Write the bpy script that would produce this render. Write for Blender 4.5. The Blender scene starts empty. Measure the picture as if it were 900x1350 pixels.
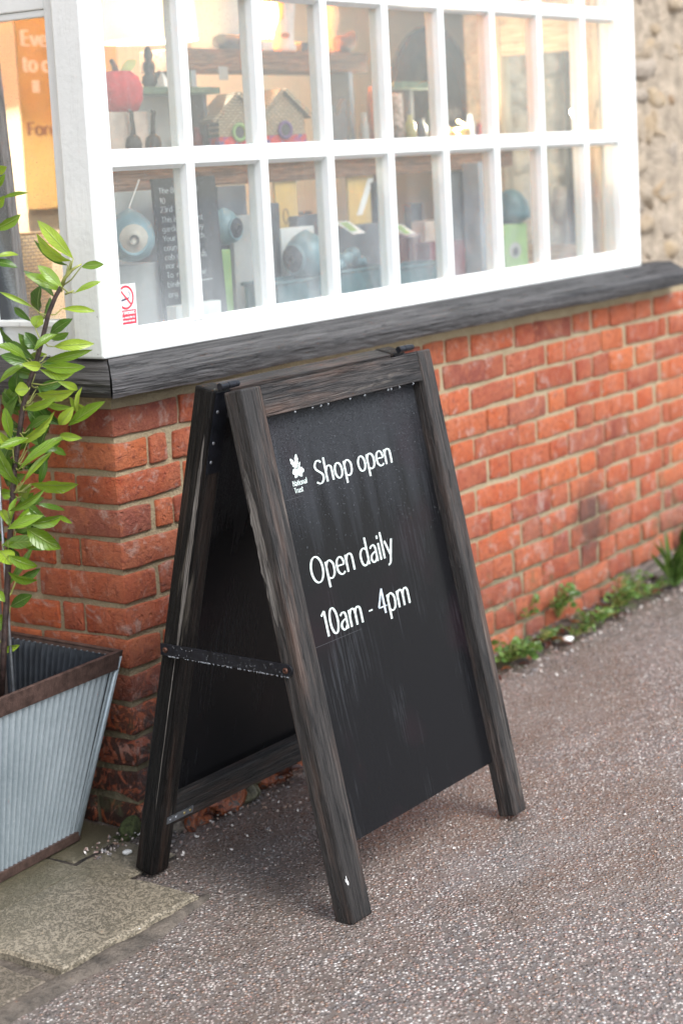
import bpy, bmesh, math, random
from mathutils import Vector, noise, Matrix
R = math.radians
rnd = random.Random(7)
scene = bpy.context.scene
col = scene.collection

# ------------------------------------------------------------------ camera
FPX, CX, CY = 2450.73, 450.0, 543.53            # focal length and principal point on the 900x1350 photograph
CAM = Vector((-3.0134, -2.7419, 1.4832))
RIGHT = Vector((0.57012, -0.81991, -0.05206)); UP = Vector((0.14051, 0.03488, 0.98946)); FWD = Vector((0.80945, 0.57143, -0.13509))
cam = bpy.data.cameras.new('camera'); camo = bpy.data.objects.new('camera', cam); col.objects.link(camo)
m4 = Matrix.Identity(4)
for i in range(3):
    m4[i][0], m4[i][1], m4[i][2], m4[i][3] = RIGHT[i], UP[i], -FWD[i], CAM[i]
camo.matrix_world = m4
cam.sensor_fit = 'VERTICAL'; cam.sensor_height = 36; cam.sensor_width = 24
cam.lens = FPX / 1350 * 36
cam.shift_x = 0; cam.shift_y = -(675 - CY) / 1350
cam.clip_start = 0.05; cam.clip_end = 500
cam.dof.use_dof = True; cam.dof.focus_distance = 3.75; cam.dof.aperture_fstop = 3.0
scene.camera = camo

# ------------------------------------------------------------------ sky, sun, exposure (wet overcast day)
SUN_EL, SUN_AZ = 50, 188
w = bpy.data.worlds.new('World'); scene.world = w; w.use_nodes = True
nt = w.node_tree; nt.nodes.clear()
sky = nt.nodes.new('ShaderNodeTexSky'); sky.sky_type = 'NISHITA'; sky.sun_disc = False
sky.sun_elevation = R(SUN_EL); sky.sun_rotation = R(SUN_AZ); sky.air_density = 1.0; sky.dust_density = 1.5; sky.ozone_density = 1.0
hs = nt.nodes.new('ShaderNodeHueSaturation'); hs.inputs['Saturation'].default_value = 0.5
bg = nt.nodes.new('ShaderNodeBackground'); bg.inputs['Strength'].default_value = 0.15
wo = nt.nodes.new('ShaderNodeOutputWorld')
nt.links.new(sky.outputs[0], hs.inputs['Color']); nt.links.new(hs.outputs[0], bg.inputs[0]); nt.links.new(bg.outputs[0], wo.inputs[0])
sd = bpy.data.lights.new('sun', 'SUN'); sd.energy = 1.3; sd.angle = R(35); sd.color = (1, .99, .975)
so = bpy.data.objects.new('sun', sd); col.objects.link(so)
az = R(SUN_AZ)
sdir = Vector((math.sin(az) * math.cos(R(SUN_EL)), math.cos(az) * math.cos(R(SUN_EL)), math.sin(R(SUN_EL))))
so.rotation_euler = sdir.to_track_quat('Z', 'Y').to_euler(); so.location = (-2, -4, 6)
scene.view_settings.view_transform = 'Standard'; scene.view_settings.look = 'None'
scene.view_settings.exposure = 1.32; scene.view_settings.gamma = 1.0; scene.view_settings.use_curve_mapping = False
scene.render.engine = 'CYCLES'
scene.cycles.use_denoising = True
scene.cycles.max_bounces = 8; scene.cycles.transparent_max_bounces = 16
scene.cycles.sample_clamp_indirect = 6.0

# ------------------------------------------------------------------ helpers
def ray(px, py):
    return RIGHT * ((px - CX) / FPX) - UP * ((py - CY) / FPX) + FWD
def at(px, py, Y=None, X=None, Z=None):
    """the point on a plane y=Y, x=X or z=Z that the photograph shows at this pixel"""
    d = ray(px, py)
    if Y is not None: t = (Y - CAM.y) / d.y
    elif X is not None: t = (X - CAM.x) / d.x
    else: t = (Z - CAM.z) / d.z
    return CAM + d * t
def pxm(p):
    return FPX / (p - CAM).dot(FWD)

class MB:
    """collects geometry for ONE mesh; gc = grain coordinate (first axis runs along the piece)"""
    def __init__(s): s.v = []; s.f = []; s.g = []; s.mi = []; s.uv = {}
    def add(s, vs, fs, gc=None, mi=0):
        o = len(s.v); s.v += [Vector(x) for x in vs]; s.g += [Vector(x) for x in (gc or vs)]
        for f in fs: s.f.append([o + i for i in f]); s.mi.append(mi)
        return o
    def box(s, lo, hi, fr=None, grain=0, mi=0, off=None):
        """axis box lo..hi in the frame fr = (origin, ex, ey, ez)"""
        vs = []; gs = []
        o = off if off is not None else Vector((rnd.uniform(0, 9), rnd.uniform(0, 9), rnd.uniform(0, 9)))
        for z in (lo[2], hi[2]):
            for y in (lo[1], hi[1]):
                for x in (lo[0], hi[0]):
                    l = (x, y, z)
                    vs.append(l if fr is None else fr[0] + fr[1] * x + fr[2] * y + fr[3] * z)
                    g = [l[grain]] + [l[k] for k in range(3) if k != grain]
                    gs.append(Vector(g) + o)
        s.add(vs, [(0, 2, 3, 1), (4, 5, 7, 6), (0, 1, 5, 4), (2, 6, 7, 3), (0, 4, 6, 2), (1, 3, 7, 5)], gs, mi)
    def tube(s, pts, rad, n=8, mi=0, cap=True):
        pts = [Vector(p) for p in pts]; rs = rad if isinstance(rad, (list, tuple)) else [rad] * len(pts)
        vs = []; gs = []; L = 0
        a = None
        for i, p in enumerate(pts):
            t = (pts[min(i + 1, len(pts) - 1)] - pts[max(i - 1, 0)]).normalized()
            if a is None: a = t.orthogonal().normalized()
            a = (a - t * a.dot(t)).normalized(); b = t.cross(a)
            if i: L += (p - pts[i - 1]).length
            for k in range(n):
                c, q = math.cos(2 * math.pi * k / n), math.sin(2 * math.pi * k / n)
                vs.append(p + (a * c + b * q) * rs[i]); gs.append(Vector((L, c * rs[i], q * rs[i])))
        fs = []
        for i in range(len(pts) - 1):
            for k in range(n):
                fs.append((i * n + k, i * n + (k + 1) % n, (i + 1) * n + (k + 1) % n, (i + 1) * n + k))
        if cap: fs += [tuple(range(n - 1, -1, -1)), tuple((len(pts) - 1) * n + k for k in range(n))]
        s.add(vs, fs, gs, mi)
    def lathe(s, o, prof, n=20, mi=0, ax=(0, 0, 1), lobes=0, amp=0.0):
        """prof = [(r, h)...] revolved about the axis ax through o"""
        az_ = Vector(ax).normalized(); a = az_.orthogonal().normalized(); b = az_.cross(a); o = Vector(o)
        vs = []
        for r, h in prof:
            for k in range(n):
                t = 2 * math.pi * k / n
                rr = r * (1 + amp * abs(math.sin(lobes * t / 2)) - amp) if lobes else r
                vs.append(o + az_ * h + (a * math.cos(t) + b * math.sin(t)) * rr)
        fs = []
        for i in range(len(prof) - 1):
            for k in range(n): fs.append((i * n + k, i * n + (k + 1) % n, (i + 1) * n + (k + 1) % n, (i + 1) * n + k))
        fs += [tuple(range(n - 1, -1, -1)), tuple((len(prof) - 1) * n + k for k in range(n))]
        s.add(vs, fs, None, mi)
    def prism(s, poly, fr, d0, d1, mi=0, grain=0):
        """2D outline (ex, ey of fr) extruded along ez from d0 to d1"""
        n = len(poly); vs = []; gs = []; o = Vector((rnd.uniform(0, 9), rnd.uniform(0, 9), 0))
        for d in (d0, d1):
            for x, y in poly:
                vs.append(fr[0] + fr[1] * x + fr[2] * y + fr[3] * d)
                gs.append(Vector((x, y, d) if grain == 0 else (y, x, d)) + o)
        fs = [tuple(range(n - 1, -1, -1)), tuple(range(n, 2 * n))]
        for i in range(n): fs.append((i, (i + 1) % n, n + (i + 1) % n, n + i))
        s.add(vs, fs, gs, mi)
    def build(s, name, mats, parent=None, smooth=False, bevel=0.0, seg=2, mod=None):
        me = bpy.data.meshes.new(name)
        off = parent_origin(parent)
        me.from_pydata([v - off for v in s.v], [], s.f)
        if not isinstance(mats, (list, tuple)): mats = [mats]
        for m in mats: me.materials.append(m)
        me.polygons.foreach_set('material_index', s.mi)
        at_ = me.attributes.new('gc', 'FLOAT_VECTOR', 'POINT')
        flat = []
        for g in s.g: flat += [g.x, g.y, g.z]
        at_.data.foreach_set('vector', flat)
        if smooth: me.polygons.foreach_set('use_smooth', [True] * len(me.polygons))
        o = bpy.data.objects.new(name, me); col.objects.link(o)
        if parent: o.parent = parent
        if bevel:
            b = o.modifiers.new('bevel', 'BEVEL'); b.width = bevel; b.segments = seg; b.limit_method = 'ANGLE'; b.angle_limit = R(40)
            me.polygons.foreach_set('use_smooth', [False] * len(me.polygons))
        return o
ORIG = {}
def parent_origin(p):
    o = Vector((0, 0, 0))
    while p is not None:
        o = o + p.location; p = p.parent
    return o
def thing(name, label, cat, loc=(0, 0, 0), group=None):
    o = bpy.data.objects.new(name, None); col.objects.link(o); o.location = loc; o.empty_display_size = .05
    o['label'] = label; o['category'] = cat
    if group: o['group'] = group
    return o
def part_empty(name, parent, loc=(0, 0, 0)):
    o = bpy.data.objects.new(name, None); col.objects.link(o); o.location = loc; o.parent = parent; o.empty_display_size = .05
    return o
def tag(o, label, cat, group=None):
    o['label'] = label; o['category'] = cat
    if group: o['group'] = group
    return o
def kind(o, k):
    o['kind'] = k; return o

# ------------------------------------------------------------------ materials
def newmat(name):
    m = bpy.data.materials.new(name); m.use_nodes = True
    t = m.node_tree; t.nodes.clear()
    return m, t
class N:
    def __init__(s, t): s.t = t
    def n(s, typ, ins=None, **kw):
        x = s.t.nodes.new(typ)
        for k, v in kw.items(): setattr(x, k, v)
        for k, v in (ins or {}).items():
            if isinstance(v, bpy.types.NodeSocket): s.t.links.new(v, x.inputs[k])
            else: x.inputs[k].default_value = v
        return x
    def noise(s, vec, scale, detail=4, rough=.55, dist=0.0):
        return s.n('ShaderNodeTexNoise', {'Vector': vec, 'Scale': scale, 'Detail': detail, 'Roughness': rough, 'Distortion': dist})
    def map(s, vec, scale=(1, 1, 1), loc=(0, 0, 0)):
        return s.n('ShaderNodeMapping', {'Vector': vec, 'Scale': scale, 'Location': loc}).outputs[0]
    def ramp(s, fac, stops, interp='LINEAR'):
        r = s.n('ShaderNodeValToRGB', {'Fac': fac}); r.color_ramp.interpolation = interp
        e = r.color_ramp.elements
        while len(e) < len(stops): e.new(.5)
        for i, (p, c) in enumerate(stops):
            e[i].position = p; e[i].color = (c, c, c, 1) if isinstance(c, (int, float)) else (*c, 1)
        return r.outputs[0]
    def mix(s, f, a, b, mode='MIX'):
        x = s.n('ShaderNodeMix', data_type='RGBA', blend_type=mode)
        for i, v in ((0, f), (6, a), (7, b)):
            if isinstance(v, bpy.types.NodeSocket): s.t.links.new(v, x.inputs[i])
            elif i == 0: x.inputs[i].default_value = v
            else: x.inputs[i].default_value = (*v, 1) if not isinstance(v, (int, float)) else (v, v, v, 1)
        return x.outputs[2]
    def math(s, op, a, b=0.0, c=0.0, clamp=False):
        x = s.n('ShaderNodeMath', operation=op, use_clamp=clamp)
        for i, v in enumerate((a, b, c)):
            if isinstance(v, bpy.types.NodeSocket): s.t.links.new(v, x.inputs[i])
            else: x.inputs[i].default_value = v
        return x.outputs[0]
    def lin(s, v, a, b, va=0.0, vb=1.0):
        x = s.n('ShaderNodeMapRange', {'Value': v, 'From Min': a, 'From Max': b, 'To Min': va, 'To Max': vb}, clamp=True); return x.outputs[0]
    def bump(s, h, dist=.01, strength=1.0, normal=None):
        d = {'Height': h, 'Distance': dist, 'Strength': strength}
        if normal: d['Normal'] = normal
        return s.n('ShaderNodeBump', d).outputs[0]
    def bsdf(s, color, rough=.6, normal=None, **kw):
        d = {'Base Color': color if isinstance(color, bpy.types.NodeSocket) else (*color, 1), 'Roughness': rough}
        if normal: d['Normal'] = normal
        d.update(kw)
        return s.n('ShaderNodeBsdfPrincipled', d).outputs[0]
    def out(s, sh, **k): s.n('ShaderNodeOutputMaterial', {'Surface': sh})
    def obj(s): return s.n('ShaderNodeTexCoord').outputs['Object']
    def pos(s): return s.n('ShaderNodeNewGeometry').outputs['Position']
    def gc(s): return s.n('ShaderNodeAttribute', attribute_name='gc').outputs['Vector']
    def rand(s): return s.n('ShaderNodeObjectInfo').outputs['Random']
    def sep(s, v): return s.n('ShaderNodeSeparateXYZ', {'Vector': v}).outputs

def plain(name, c, rough=.6, metal=0.0, var=.15, scale=30, bump=0.0, **kw):
    m, t = newmat(name); k = N(t); p = k.obj()
    nz = k.noise(p, scale, 5).outputs[0]
    c2 = tuple(x * (1 - var * 1.6) for x in c); c1 = tuple(min(1, x * (1 + var)) for x in c)
    cc = k.ramp(nz, [(.3, c2), (.7, c1)])
    nrm = k.bump(k.noise(p, scale * 4, 4).outputs[0], bump) if bump else None
    k.out(k.bsdf(cc, rough, nrm, Metallic=metal, **kw)); return m

def m_brick():
    m, t = newmat('brick_red'); k = N(t); p = k.pos(); r = k.rand()
    z = k.sep(p)[2]
    base = k.ramp(r, [(0, (.20, .036, .020)), (.15, (.41, .076, .021)), (.32, (.53, .112, .026)), (.45, (.31, .062, .030)), (.58, (.56, .14, .038)), (.7, (.40, .100, .042)), (.82, (.50, .092, .022)), (.93, (.25, .052, .032)), (1, (.32, .11, .065))])
    sh = k.n('ShaderNodeCombineXYZ', {'X': k.math('MULTIPLY', r, 31.0), 'Y': k.math('MULTIPLY', r, 17.0), 'Z': 0.0}).outputs[0]
    pv = k.n('ShaderNodeVectorMath', {0: p, 1: sh}, operation='ADD').outputs[0]
    n1 = k.noise(pv, 9, 4, .6, .4).outputs[0]; n2 = k.noise(pv, 75, 6, .7).outputs[0]; n3 = k.noise(pv, 260, 4, .7).outputs[0]
    c = k.mix(k.ramp(n1, [(.38, 0), (.62, 1)]), base, k.mix(.5, base, (.50, .17, .085)))
    c = k.mix(k.math('MULTIPLY', k.ramp(n2, [(.50, 0), (.66, 1)]), .75), c, (.20, .042, .026))
    c = k.mix(k.math('MULTIPLY', k.ramp(k.noise(pv, 28, 6, .75, .5).outputs[0], [(.54, 0), (.64, 1)]), .45), c, (.56, .17, .065))
    c = k.mix(k.math('MULTIPLY', k.ramp(n3, [(.55, 0), (.75, 1)]), .35), c, (.14, .04, .03))
    # pale lime bloom on some bricks
    bl = k.math('MULTIPLY', k.ramp(k.noise(pv, 16, 5, .75, .8).outputs[0], [(.55, 0), (.66, 1)]), .5)
    c = k.mix(bl, c, (.52, .42, .36))
    # damp, soot-stained and mossy foot of the wall: patches with their own ragged shape
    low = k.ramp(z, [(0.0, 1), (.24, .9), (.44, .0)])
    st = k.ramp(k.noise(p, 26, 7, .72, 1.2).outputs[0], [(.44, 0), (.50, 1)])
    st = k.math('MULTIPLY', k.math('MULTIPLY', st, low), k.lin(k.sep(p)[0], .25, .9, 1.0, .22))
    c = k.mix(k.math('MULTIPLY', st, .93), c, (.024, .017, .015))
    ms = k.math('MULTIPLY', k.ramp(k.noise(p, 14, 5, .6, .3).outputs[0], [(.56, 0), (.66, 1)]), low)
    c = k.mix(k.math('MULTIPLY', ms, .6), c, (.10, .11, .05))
    # a black sooty patch by the grass
    pm = k.n('ShaderNodeVectorMath', {0: p, 1: (2.22, 0, .30)}, operation='DISTANCE').outputs['Value']
    so_ = k.math('MULTIPLY', k.ramp(k.math('ADD', pm, k.math('MULTIPLY', k.noise(p, 18, 4).outputs[0], .22)), [(.16, 1), (.27, 0)]), .65)
    c = k.mix(so_, c, (.02, .018, .018))
    h = k.math('ADD', k.math('MULTIPLY', n2, .6), k.math('ADD', k.math('MULTIPLY', n1, .5), k.math('MULTIPLY', n3, .35)))
    pit = k.ramp(k.noise(pv, 60, 2, .4).outputs[0], [(.28, 0), (.36, 1)])
    h = k.math('ADD', h, k.math('MULTIPLY', pit, .25))
    ck = k.n('ShaderNodeTexVoronoi', {'Vector': k.n('ShaderNodeVectorMath', {0: pv, 1: k.n('ShaderNodeVectorMath', {0: k.noise(pv, 30, 3).outputs['Color'], 'Scale': .03}, operation='SCALE').outputs[0]}, operation='ADD').outputs[0], 'Scale': 26.0}, feature='DISTANCE_TO_EDGE').outputs['Distance']
    crk = k.math('MULTIPLY', k.ramp(ck, [(.0, 1), (.035, 0)]), k.ramp(k.noise(pv, 11, 3).outputs[0], [(.52, 0), (.62, 1)]))
    c = k.mix(k.math('MULTIPLY', crk, .25), c, (.07, .025, .018))
    h = k.math('SUBTRACT', h, k.math('MULTIPLY', crk, .12))
    nrm = k.bump(h, .0135, 1.0)
    rough = k.math('SUBTRACT', .78, k.math('MULTIPLY', low, .36))
    k.out(k.bsdf(c, rough, nrm)); return m
def m_mortar():
    m, t = newmat('lime_mortar'); k = N(t); p = k.pos(); z = k.sep(p)[2]
    n1 = k.noise(p, 12, 4).outputs[0]; n2 = k.noise(p, 160, 4, .7).outputs[0]
    c = k.ramp(n1, [(.3, (.37, .285, .16)), (.7, (.50, .405, .25))])
    c = k.mix(k.ramp(n2, [(.4, .5), (.7, 0)]), c, (.27, .22, .15))
    low = k.ramp(z, [(0.0, 1), (.22, .75), (.45, 0)])
    c = k.mix(k.math('MULTIPLY', low, k.ramp(k.noise(p, 20, 5, .7).outputs[0], [(.35, .35), (.6, .95)])), c, (.10, .095, .055))
    k.out(k.bsdf(c, .9, k.bump(k.math('ADD', n2, k.noise(p, 40, 3).outputs[0]), .006))); return m
def m_wood(name, dark, mid, light, worn=.0, red=0.0, rough=.55, bumpd=.0016, wc=(.36, .31, .25), spec=.4, fl=1.0, fc=1.0):
    """weathered timber with grain along the first axis of gc"""
    m, t = newmat(name); k = N(t); g = k.gc(); r = k.rand()
    v = k.map(g, (5.0 * fl, 140 * fc, 140 * fc)); v2 = k.map(g, (3.2 * fl, 26 * fc, 26 * fc)); v3 = k.map(g, (14 * fl, 420, 420))
    n1 = k.noise(v, 1, 6, .65).outputs[0]; n2 = k.noise(v2, 1, 5, .65).outputs[0]; n3 = k.noise(v3, 1, 3, .6).outputs[0]
    f = k.math('ADD', k.math('MULTIPLY', n1, .55), k.math('MULTIPLY', n2, .45))
    c = k.ramp(f, [(.36, dark), (.5, mid), (.64, light)])
    c = k.mix(k.ramp(n3, [(.38, .75), (.58, 0)]), c, tuple(x * .4 for x in dark))
    pz = k.pos(); wetf = k.math('MULTIPLY', k.lin(k.math('ADD', k.sep(pz)[2], k.math('MULTIPLY', n1, .10)), .06, .16, 1.0, 0.0), .75)
    c = k.mix(wetf, c, tuple(x * .8 for x in dark))
    ckw = k.ramp(k.noise(k.map(g, (1.6, 48, 48), (2, 3, 1)), 1, 5, .6, .5).outputs[0], [(.487, 0), (.497, 1), (.503, 1), (.513, 0)])
    c = k.mix(k.math('MULTIPLY', ckw, .8), c, tuple(x * .3 for x in dark))
    if red: c = k.mix(k.math('MULTIPLY', k.ramp(n2, [(.5, 0), (.7, 1)]), red), c, (.16, .07, .035))
    if worn:
        wv = k.noise(k.map(g, (2.2, 30, 30), (4, 0, 0)), 1, 4, .7, .7).outputs[0]
        c = k.mix(k.math('MULTIPLY', k.ramp(wv, [(.60, 0), (.68, 1)]), worn), c, wc)
    nrm = k.bump(k.math('SUBTRACT', k.math('ADD', n1, k.math('MULTIPLY', n3, .8)), k.math('MULTIPLY', ckw, .8)), bumpd * 3, 1)
    rr = k.math('ADD', rough - .12, k.math('MULTIPLY', n2, .3))
    k.out(k.bsdf(c, rr, nrm, **{'Specular IOR Level': spec})); return m
def m_white():
    m, t = newmat('white_paint'); k = N(t); p = k.pos(); g = k.gc()
    n1 = k.noise(p, 6, 4).outputs[0]
    c = k.ramp(n1, [(.3, (.74, .76, .74)), (.7, (.82, .83, .81))])
    z = k.sep(p)[2]
    low = k.lin(z, 1.08, 1.26, 1.0, .05)       # flaking near the sill
    ch = k.noise(p, 34, 5, .75, .7).outputs[0]
    chip = k.ramp(ch, [(.655, 0), (.68, 1)])
    c = k.mix(k.math('MULTIPLY', chip, low), c, (.20, .18, .15))
    cr = k.ramp(k.noise(k.map(g, (2.0, 30, 30)), 1, 5, .6, .8).outputs[0], [(.488, 0), (.497, 1), (.503, 1), (.512, 0)])
    c = k.mix(k.math('MULTIPLY', cr, .14), c, (.35, .34, .31))
    h = k.math('ADD', k.math('MULTIPLY', k.noise(p, 60, 4).outputs[0], .5), k.math('MULTIPLY', k.math('MULTIPLY', chip, low), -1.0))
    k.out(k.bsdf(c, .42, k.bump(h, .0022))); return m
def m_glass():
    m, t = newmat('window_glass'); k = N(t); p = k.pos(); z = k.sep(p)[2]
    fac = k.n('ShaderNodeLayerWeight', {'Blend': .5}).outputs['Facing']
    fr = k.math('ADD', .06, k.math('MULTIPLY', k.math('POWER', fac, 5.0), .9))
    wv = k.bump(k.noise(p, 3, 1).outputs[0], .0015)
    gl = k.n('ShaderNodeBsdfGlossy', {'Roughness': .02, 'Normal': wv, 'Color': (1, 1, 1, 1)}).outputs[0]
    tr = k.n('ShaderNodeBsdfTransparent', {'Color': (.95, .965, .955, 1)}).outputs[0]
    a = k.n('ShaderNodeMixShader', {0: fr, 1: tr, 2: gl}).outputs[0]
    # rain spots, runs and a breath of condensation on the lower panes
    vo = k.n('ShaderNodeTexVoronoi', {'Vector': p, 'Scale': 210.0}, feature='F1')
    spot = k.math('MULTIPLY', k.ramp(vo.outputs['Distance'], [(.16, 1), (.24, 0)]), k.ramp(k.sep(vo.outputs['Color'])[0], [(.80, 0), (.84, 1)]))
    mist = k.math('MULTIPLY', k.ramp(k.noise(k.map(p, (3, 3, 1.2)), 2, 4, .6, .5).outputs[0], [(.40, 0), (.75, 1)]), k.lin(z, 1.12, 1.46, .22, .015))
    runs = k.math('MULTIPLY', k.ramp(k.noise(k.map(p, (95, 95, 2.2)), 1, 3).outputs[0], [(.62, 0), (.72, 1)]), .07)
    dirt_veil = k.math('ADD', k.math('MULTIPLY', spot, .35), k.math('ADD', k.math('ADD', mist, .035), runs), clamp=True)  # spots, mist and runs, plus an even veil standing in for reflected haze
    df = k.n('ShaderNodeBsdfDiffuse', {'Color': (.62, .66, .68, 1)}).outputs[0]
    k.out(k.n('ShaderNodeMixShader', {0: dirt_veil, 1: a, 2: df}).outputs[0]); return m
def m_tarmac():
    m, t = newmat('exposed_aggregate_tarmac'); k = N(t); p = k.pos()
    warp = k.n('ShaderNodeVectorMath', {0: p, 1: k.n('ShaderNodeVectorMath', {0: k.noise(p, 120, 2).outputs['Color'], 'Scale': .004}, operation='SCALE').outputs[0]}, operation='ADD').outputs[0]
    vo = k.n('ShaderNodeTexVoronoi', {'Vector': warp, 'Scale': 128.0, 'Randomness': 1.0}, feature='F1')
    cs = k.sep(vo.outputs['Color'])
    chip = k.ramp(cs[0], [(0, (.055, .048, .05)), (.15, (.26, .15, .13)), (.28, (.40, .30, .27)), (.44, (.18, .165, .17)), (.56, (.48, .40, .36)), (.70, (.34, .19, .125)), (.80, (.56, .49, .44)), (.93, (.82, .78, .73))], 'CONSTANT')
    edge = k.ramp(vo.outputs['Distance'], [(.30, 0), (.52, 1)])
    c = k.mix(k.math('MULTIPLY', edge, .9), chip, (.05, .04, .036))
    # brown silt lying in hollows, paler worn areas
    big = k.noise(p, 2.3, 4, .55, .4).outputs[0]; b2 = k.noise(p, 7, 5, .6, .3).outputs[0]
    silt = k.ramp(k.math('ADD', k.math('MULTIPLY', big, .7), k.math('MULTIPLY', b2, .3)), [(.52, 0), (.66, .3)])
    c = k.mix(silt, c, (.20, .145, .115))
    c = k.mix(k.ramp(b2, [(.28, .22), (.45, 0)]), c, (.06, .05, .045))
    d1 = k.noise(k.map(p, (.8, 2.0, 1), (3.1, .4, 0)), 1.6, 5, .6, .5).outputs[0]
    damp = k.ramp(d1, [(.46, 0), (.58, 1)])
    c = k.mix(k.math('MULTIPLY', damp, .6), c, k.mix(.5, c, (.10, .065, .045), 'MULTIPLY'))
    c = k.mix(k.math('MULTIPLY', damp, .22), c, (.17, .105, .068))
    film_sheen = k.ramp(k.noise(k.map(p, (1.0, 2.4, 1), (7.3, 2.2, 0)), 1.1, 4, .55, .4).outputs[0], [(.60, 0), (.68, .28)])
    c = k.mix(film_sheen, c, (.20, .19, .185))
    # leaf mould and damp silt against the foot of the wall, plus painted shade under the board
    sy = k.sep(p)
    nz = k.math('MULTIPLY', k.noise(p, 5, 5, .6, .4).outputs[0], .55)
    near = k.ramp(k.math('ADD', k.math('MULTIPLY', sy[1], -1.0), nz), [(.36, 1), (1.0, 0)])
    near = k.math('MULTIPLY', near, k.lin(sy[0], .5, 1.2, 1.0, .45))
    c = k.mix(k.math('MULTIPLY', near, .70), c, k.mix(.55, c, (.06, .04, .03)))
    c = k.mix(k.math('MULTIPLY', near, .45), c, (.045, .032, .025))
    c = k.mix(.08, c, (.82, .74, .66))
    h = k.math('MULTIPLY', k.ramp(vo.outputs['Distance'], [(0.05, 1), (.6, 0)]), k.math('ADD', .5, k.math('MULTIPLY', cs[1], .6)))
    h = k.math('SUBTRACT', h, k.math('MULTIPLY', silt, .4))
    nrm = k.bump(h, .0055, 1.0, k.bump(big, .03))
    wet = k.math('SUBTRACT', k.ramp(k.math('ADD', k.math('MULTIPLY', cs[2], .35), k.math('MULTIPLY', b2, .65)), [(.3, .26), (.7, .55)]), k.math('MULTIPLY', damp, .12))
    k.out(k.bsdf(c, wet, nrm)); return m
def m_slab(name, tint):
    m, t = newmat(name); k = N(t); p = k.pos(); r = k.rand()
    n0 = k.noise(p, 3.5, 4, .6, .5).outputs[0]; n1 = k.math('ADD', k.math('MULTIPLY', k.noise(p, 110, 3, .7).outputs[0], .4), k.math('MULTIPLY', k.noise(p, 240, 4, .75).outputs[0], .6)); n2 = k.noise(p, 320, 3, .6).outputs[0]
    c = k.ramp(n0, [(.3, tuple(x * .75 for x in tint)), (.6, tint)])
    pit = k.math('MULTIPLY', k.ramp(n1, [(.49, 0), (.55, 1)]), k.ramp(n0, [(.3, .95), (.75, .6)]))
    c = k.mix(pit, c, (.085, .072, .048))
    moss = k.ramp(k.math('ADD', k.sep(p)[1], k.math('MULTIPLY', k.noise(p, 7, 5).outputs[0], .5)), [(0, 0), (.30, .9)])
    c = k.mix(moss, c, (.085, .075, .042))
    h = k.math('ADD', k.math('MULTIPLY', pit, -.7), k.math('MULTIPLY', n2, .3))
    k.out(k.bsdf(c, .36, k.bump(h, .002))); return m
def m_zinc():
    m, t = newmat('galvanised_zinc'); k = N(t); p = k.obj()
    n1 = k.noise(p, 5, 5, .6, .6).outputs[0]; n2 = k.noise(p, 70, 4, .65).outputs[0]
    c = k.ramp(k.math('ADD', k.math('MULTIPLY', n1, .6), k.math('MULTIPLY', n2, .4)), [(.3, (.28, .335, .365)), (.7, (.43, .49, .52))])
    spots = k.ramp(k.noise(p, 190, 2).outputs[0], [(.70, 0), (.76, .6)])
    c = k.mix(spots, c, (.62, .64, .65))
    k.out(k.bsdf(c, k.math('ADD', .34, k.math('MULTIPLY', n1, .22)), k.bump(n2, .0006), Metallic=.35)); return m
def m_panel():
    m, t = newmat('black_board_paint'); k = N(t); g = k.gc()          # gc: (s up the board, x, d)
    s = k.sep(g)
    st = k.noise(k.map(g, (7, 130, 1)), 1, 5, .65, .3).outputs[0]
    pa = k.noise(k.map(g, (3.2, 5.5, 1)), 1, 3, .5, .4).outputs[0]
    streak = k.math('MULTIPLY', k.ramp(st, [(.50, 0), (.68, 1)]), k.ramp(pa, [(.50, 0), (.66, 1)]))
    film_sheen = k.math('MULTIPLY', k.lin(k.math('ADD', s[0], k.math('MULTIPLY', k.noise(k.map(g, (1.5, 22, 1), (2, 5, 0)), 1, 4, .6).outputs[0], .5)), .98, 1.16), .55)  # sky reflection painted into the colour, paler towards the board's top
    streak = k.math('ADD', k.math('MULTIPLY', streak, .7), film_sheen, clamp=True)
    c = k.mix(k.math('MULTIPLY', streak, .5), (.0075, .0075, .0085), (.075, .080, .09))
    wine = k.ramp(k.noise(k.map(g, (4, 4, 1), (3, 1, 0)), 1, 2).outputs[0], [(.55, 0), (.7, .35)])
    c = k.mix(wine, c, (.022, .010, .014))
    scr = k.ramp(k.noise(k.map(g, (3, 420, 1), (7, 2, 0)), 1, 2).outputs[0], [(.71, 0), (.74, 1)])
    c = k.mix(k.math('MULTIPLY', scr, .25), c, (.16, .17, .19))
    rough = k.math('ADD', .24, k.math('MULTIPLY', streak, .32))
    vo = k.n('ShaderNodeTexVoronoi', {'Vector': k.map(g, (300, 300, 1)), 'Scale': 1.0}, feature='F1')
    dm = k.math('MULTIPLY', k.ramp(vo.outputs['Distance'], [(.2, 1), (.45, 0)]), k.lin(k.math('ADD', s[0], k.math('MULTIPLY', pa, .5)), 1.0, 1.25))
    k.out(k.bsdf(c, rough, k.bump(k.math('ADD', dm, k.math('MULTIPLY', st, .12)), .0012), **{'Specular IOR Level': .11})); return m
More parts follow.
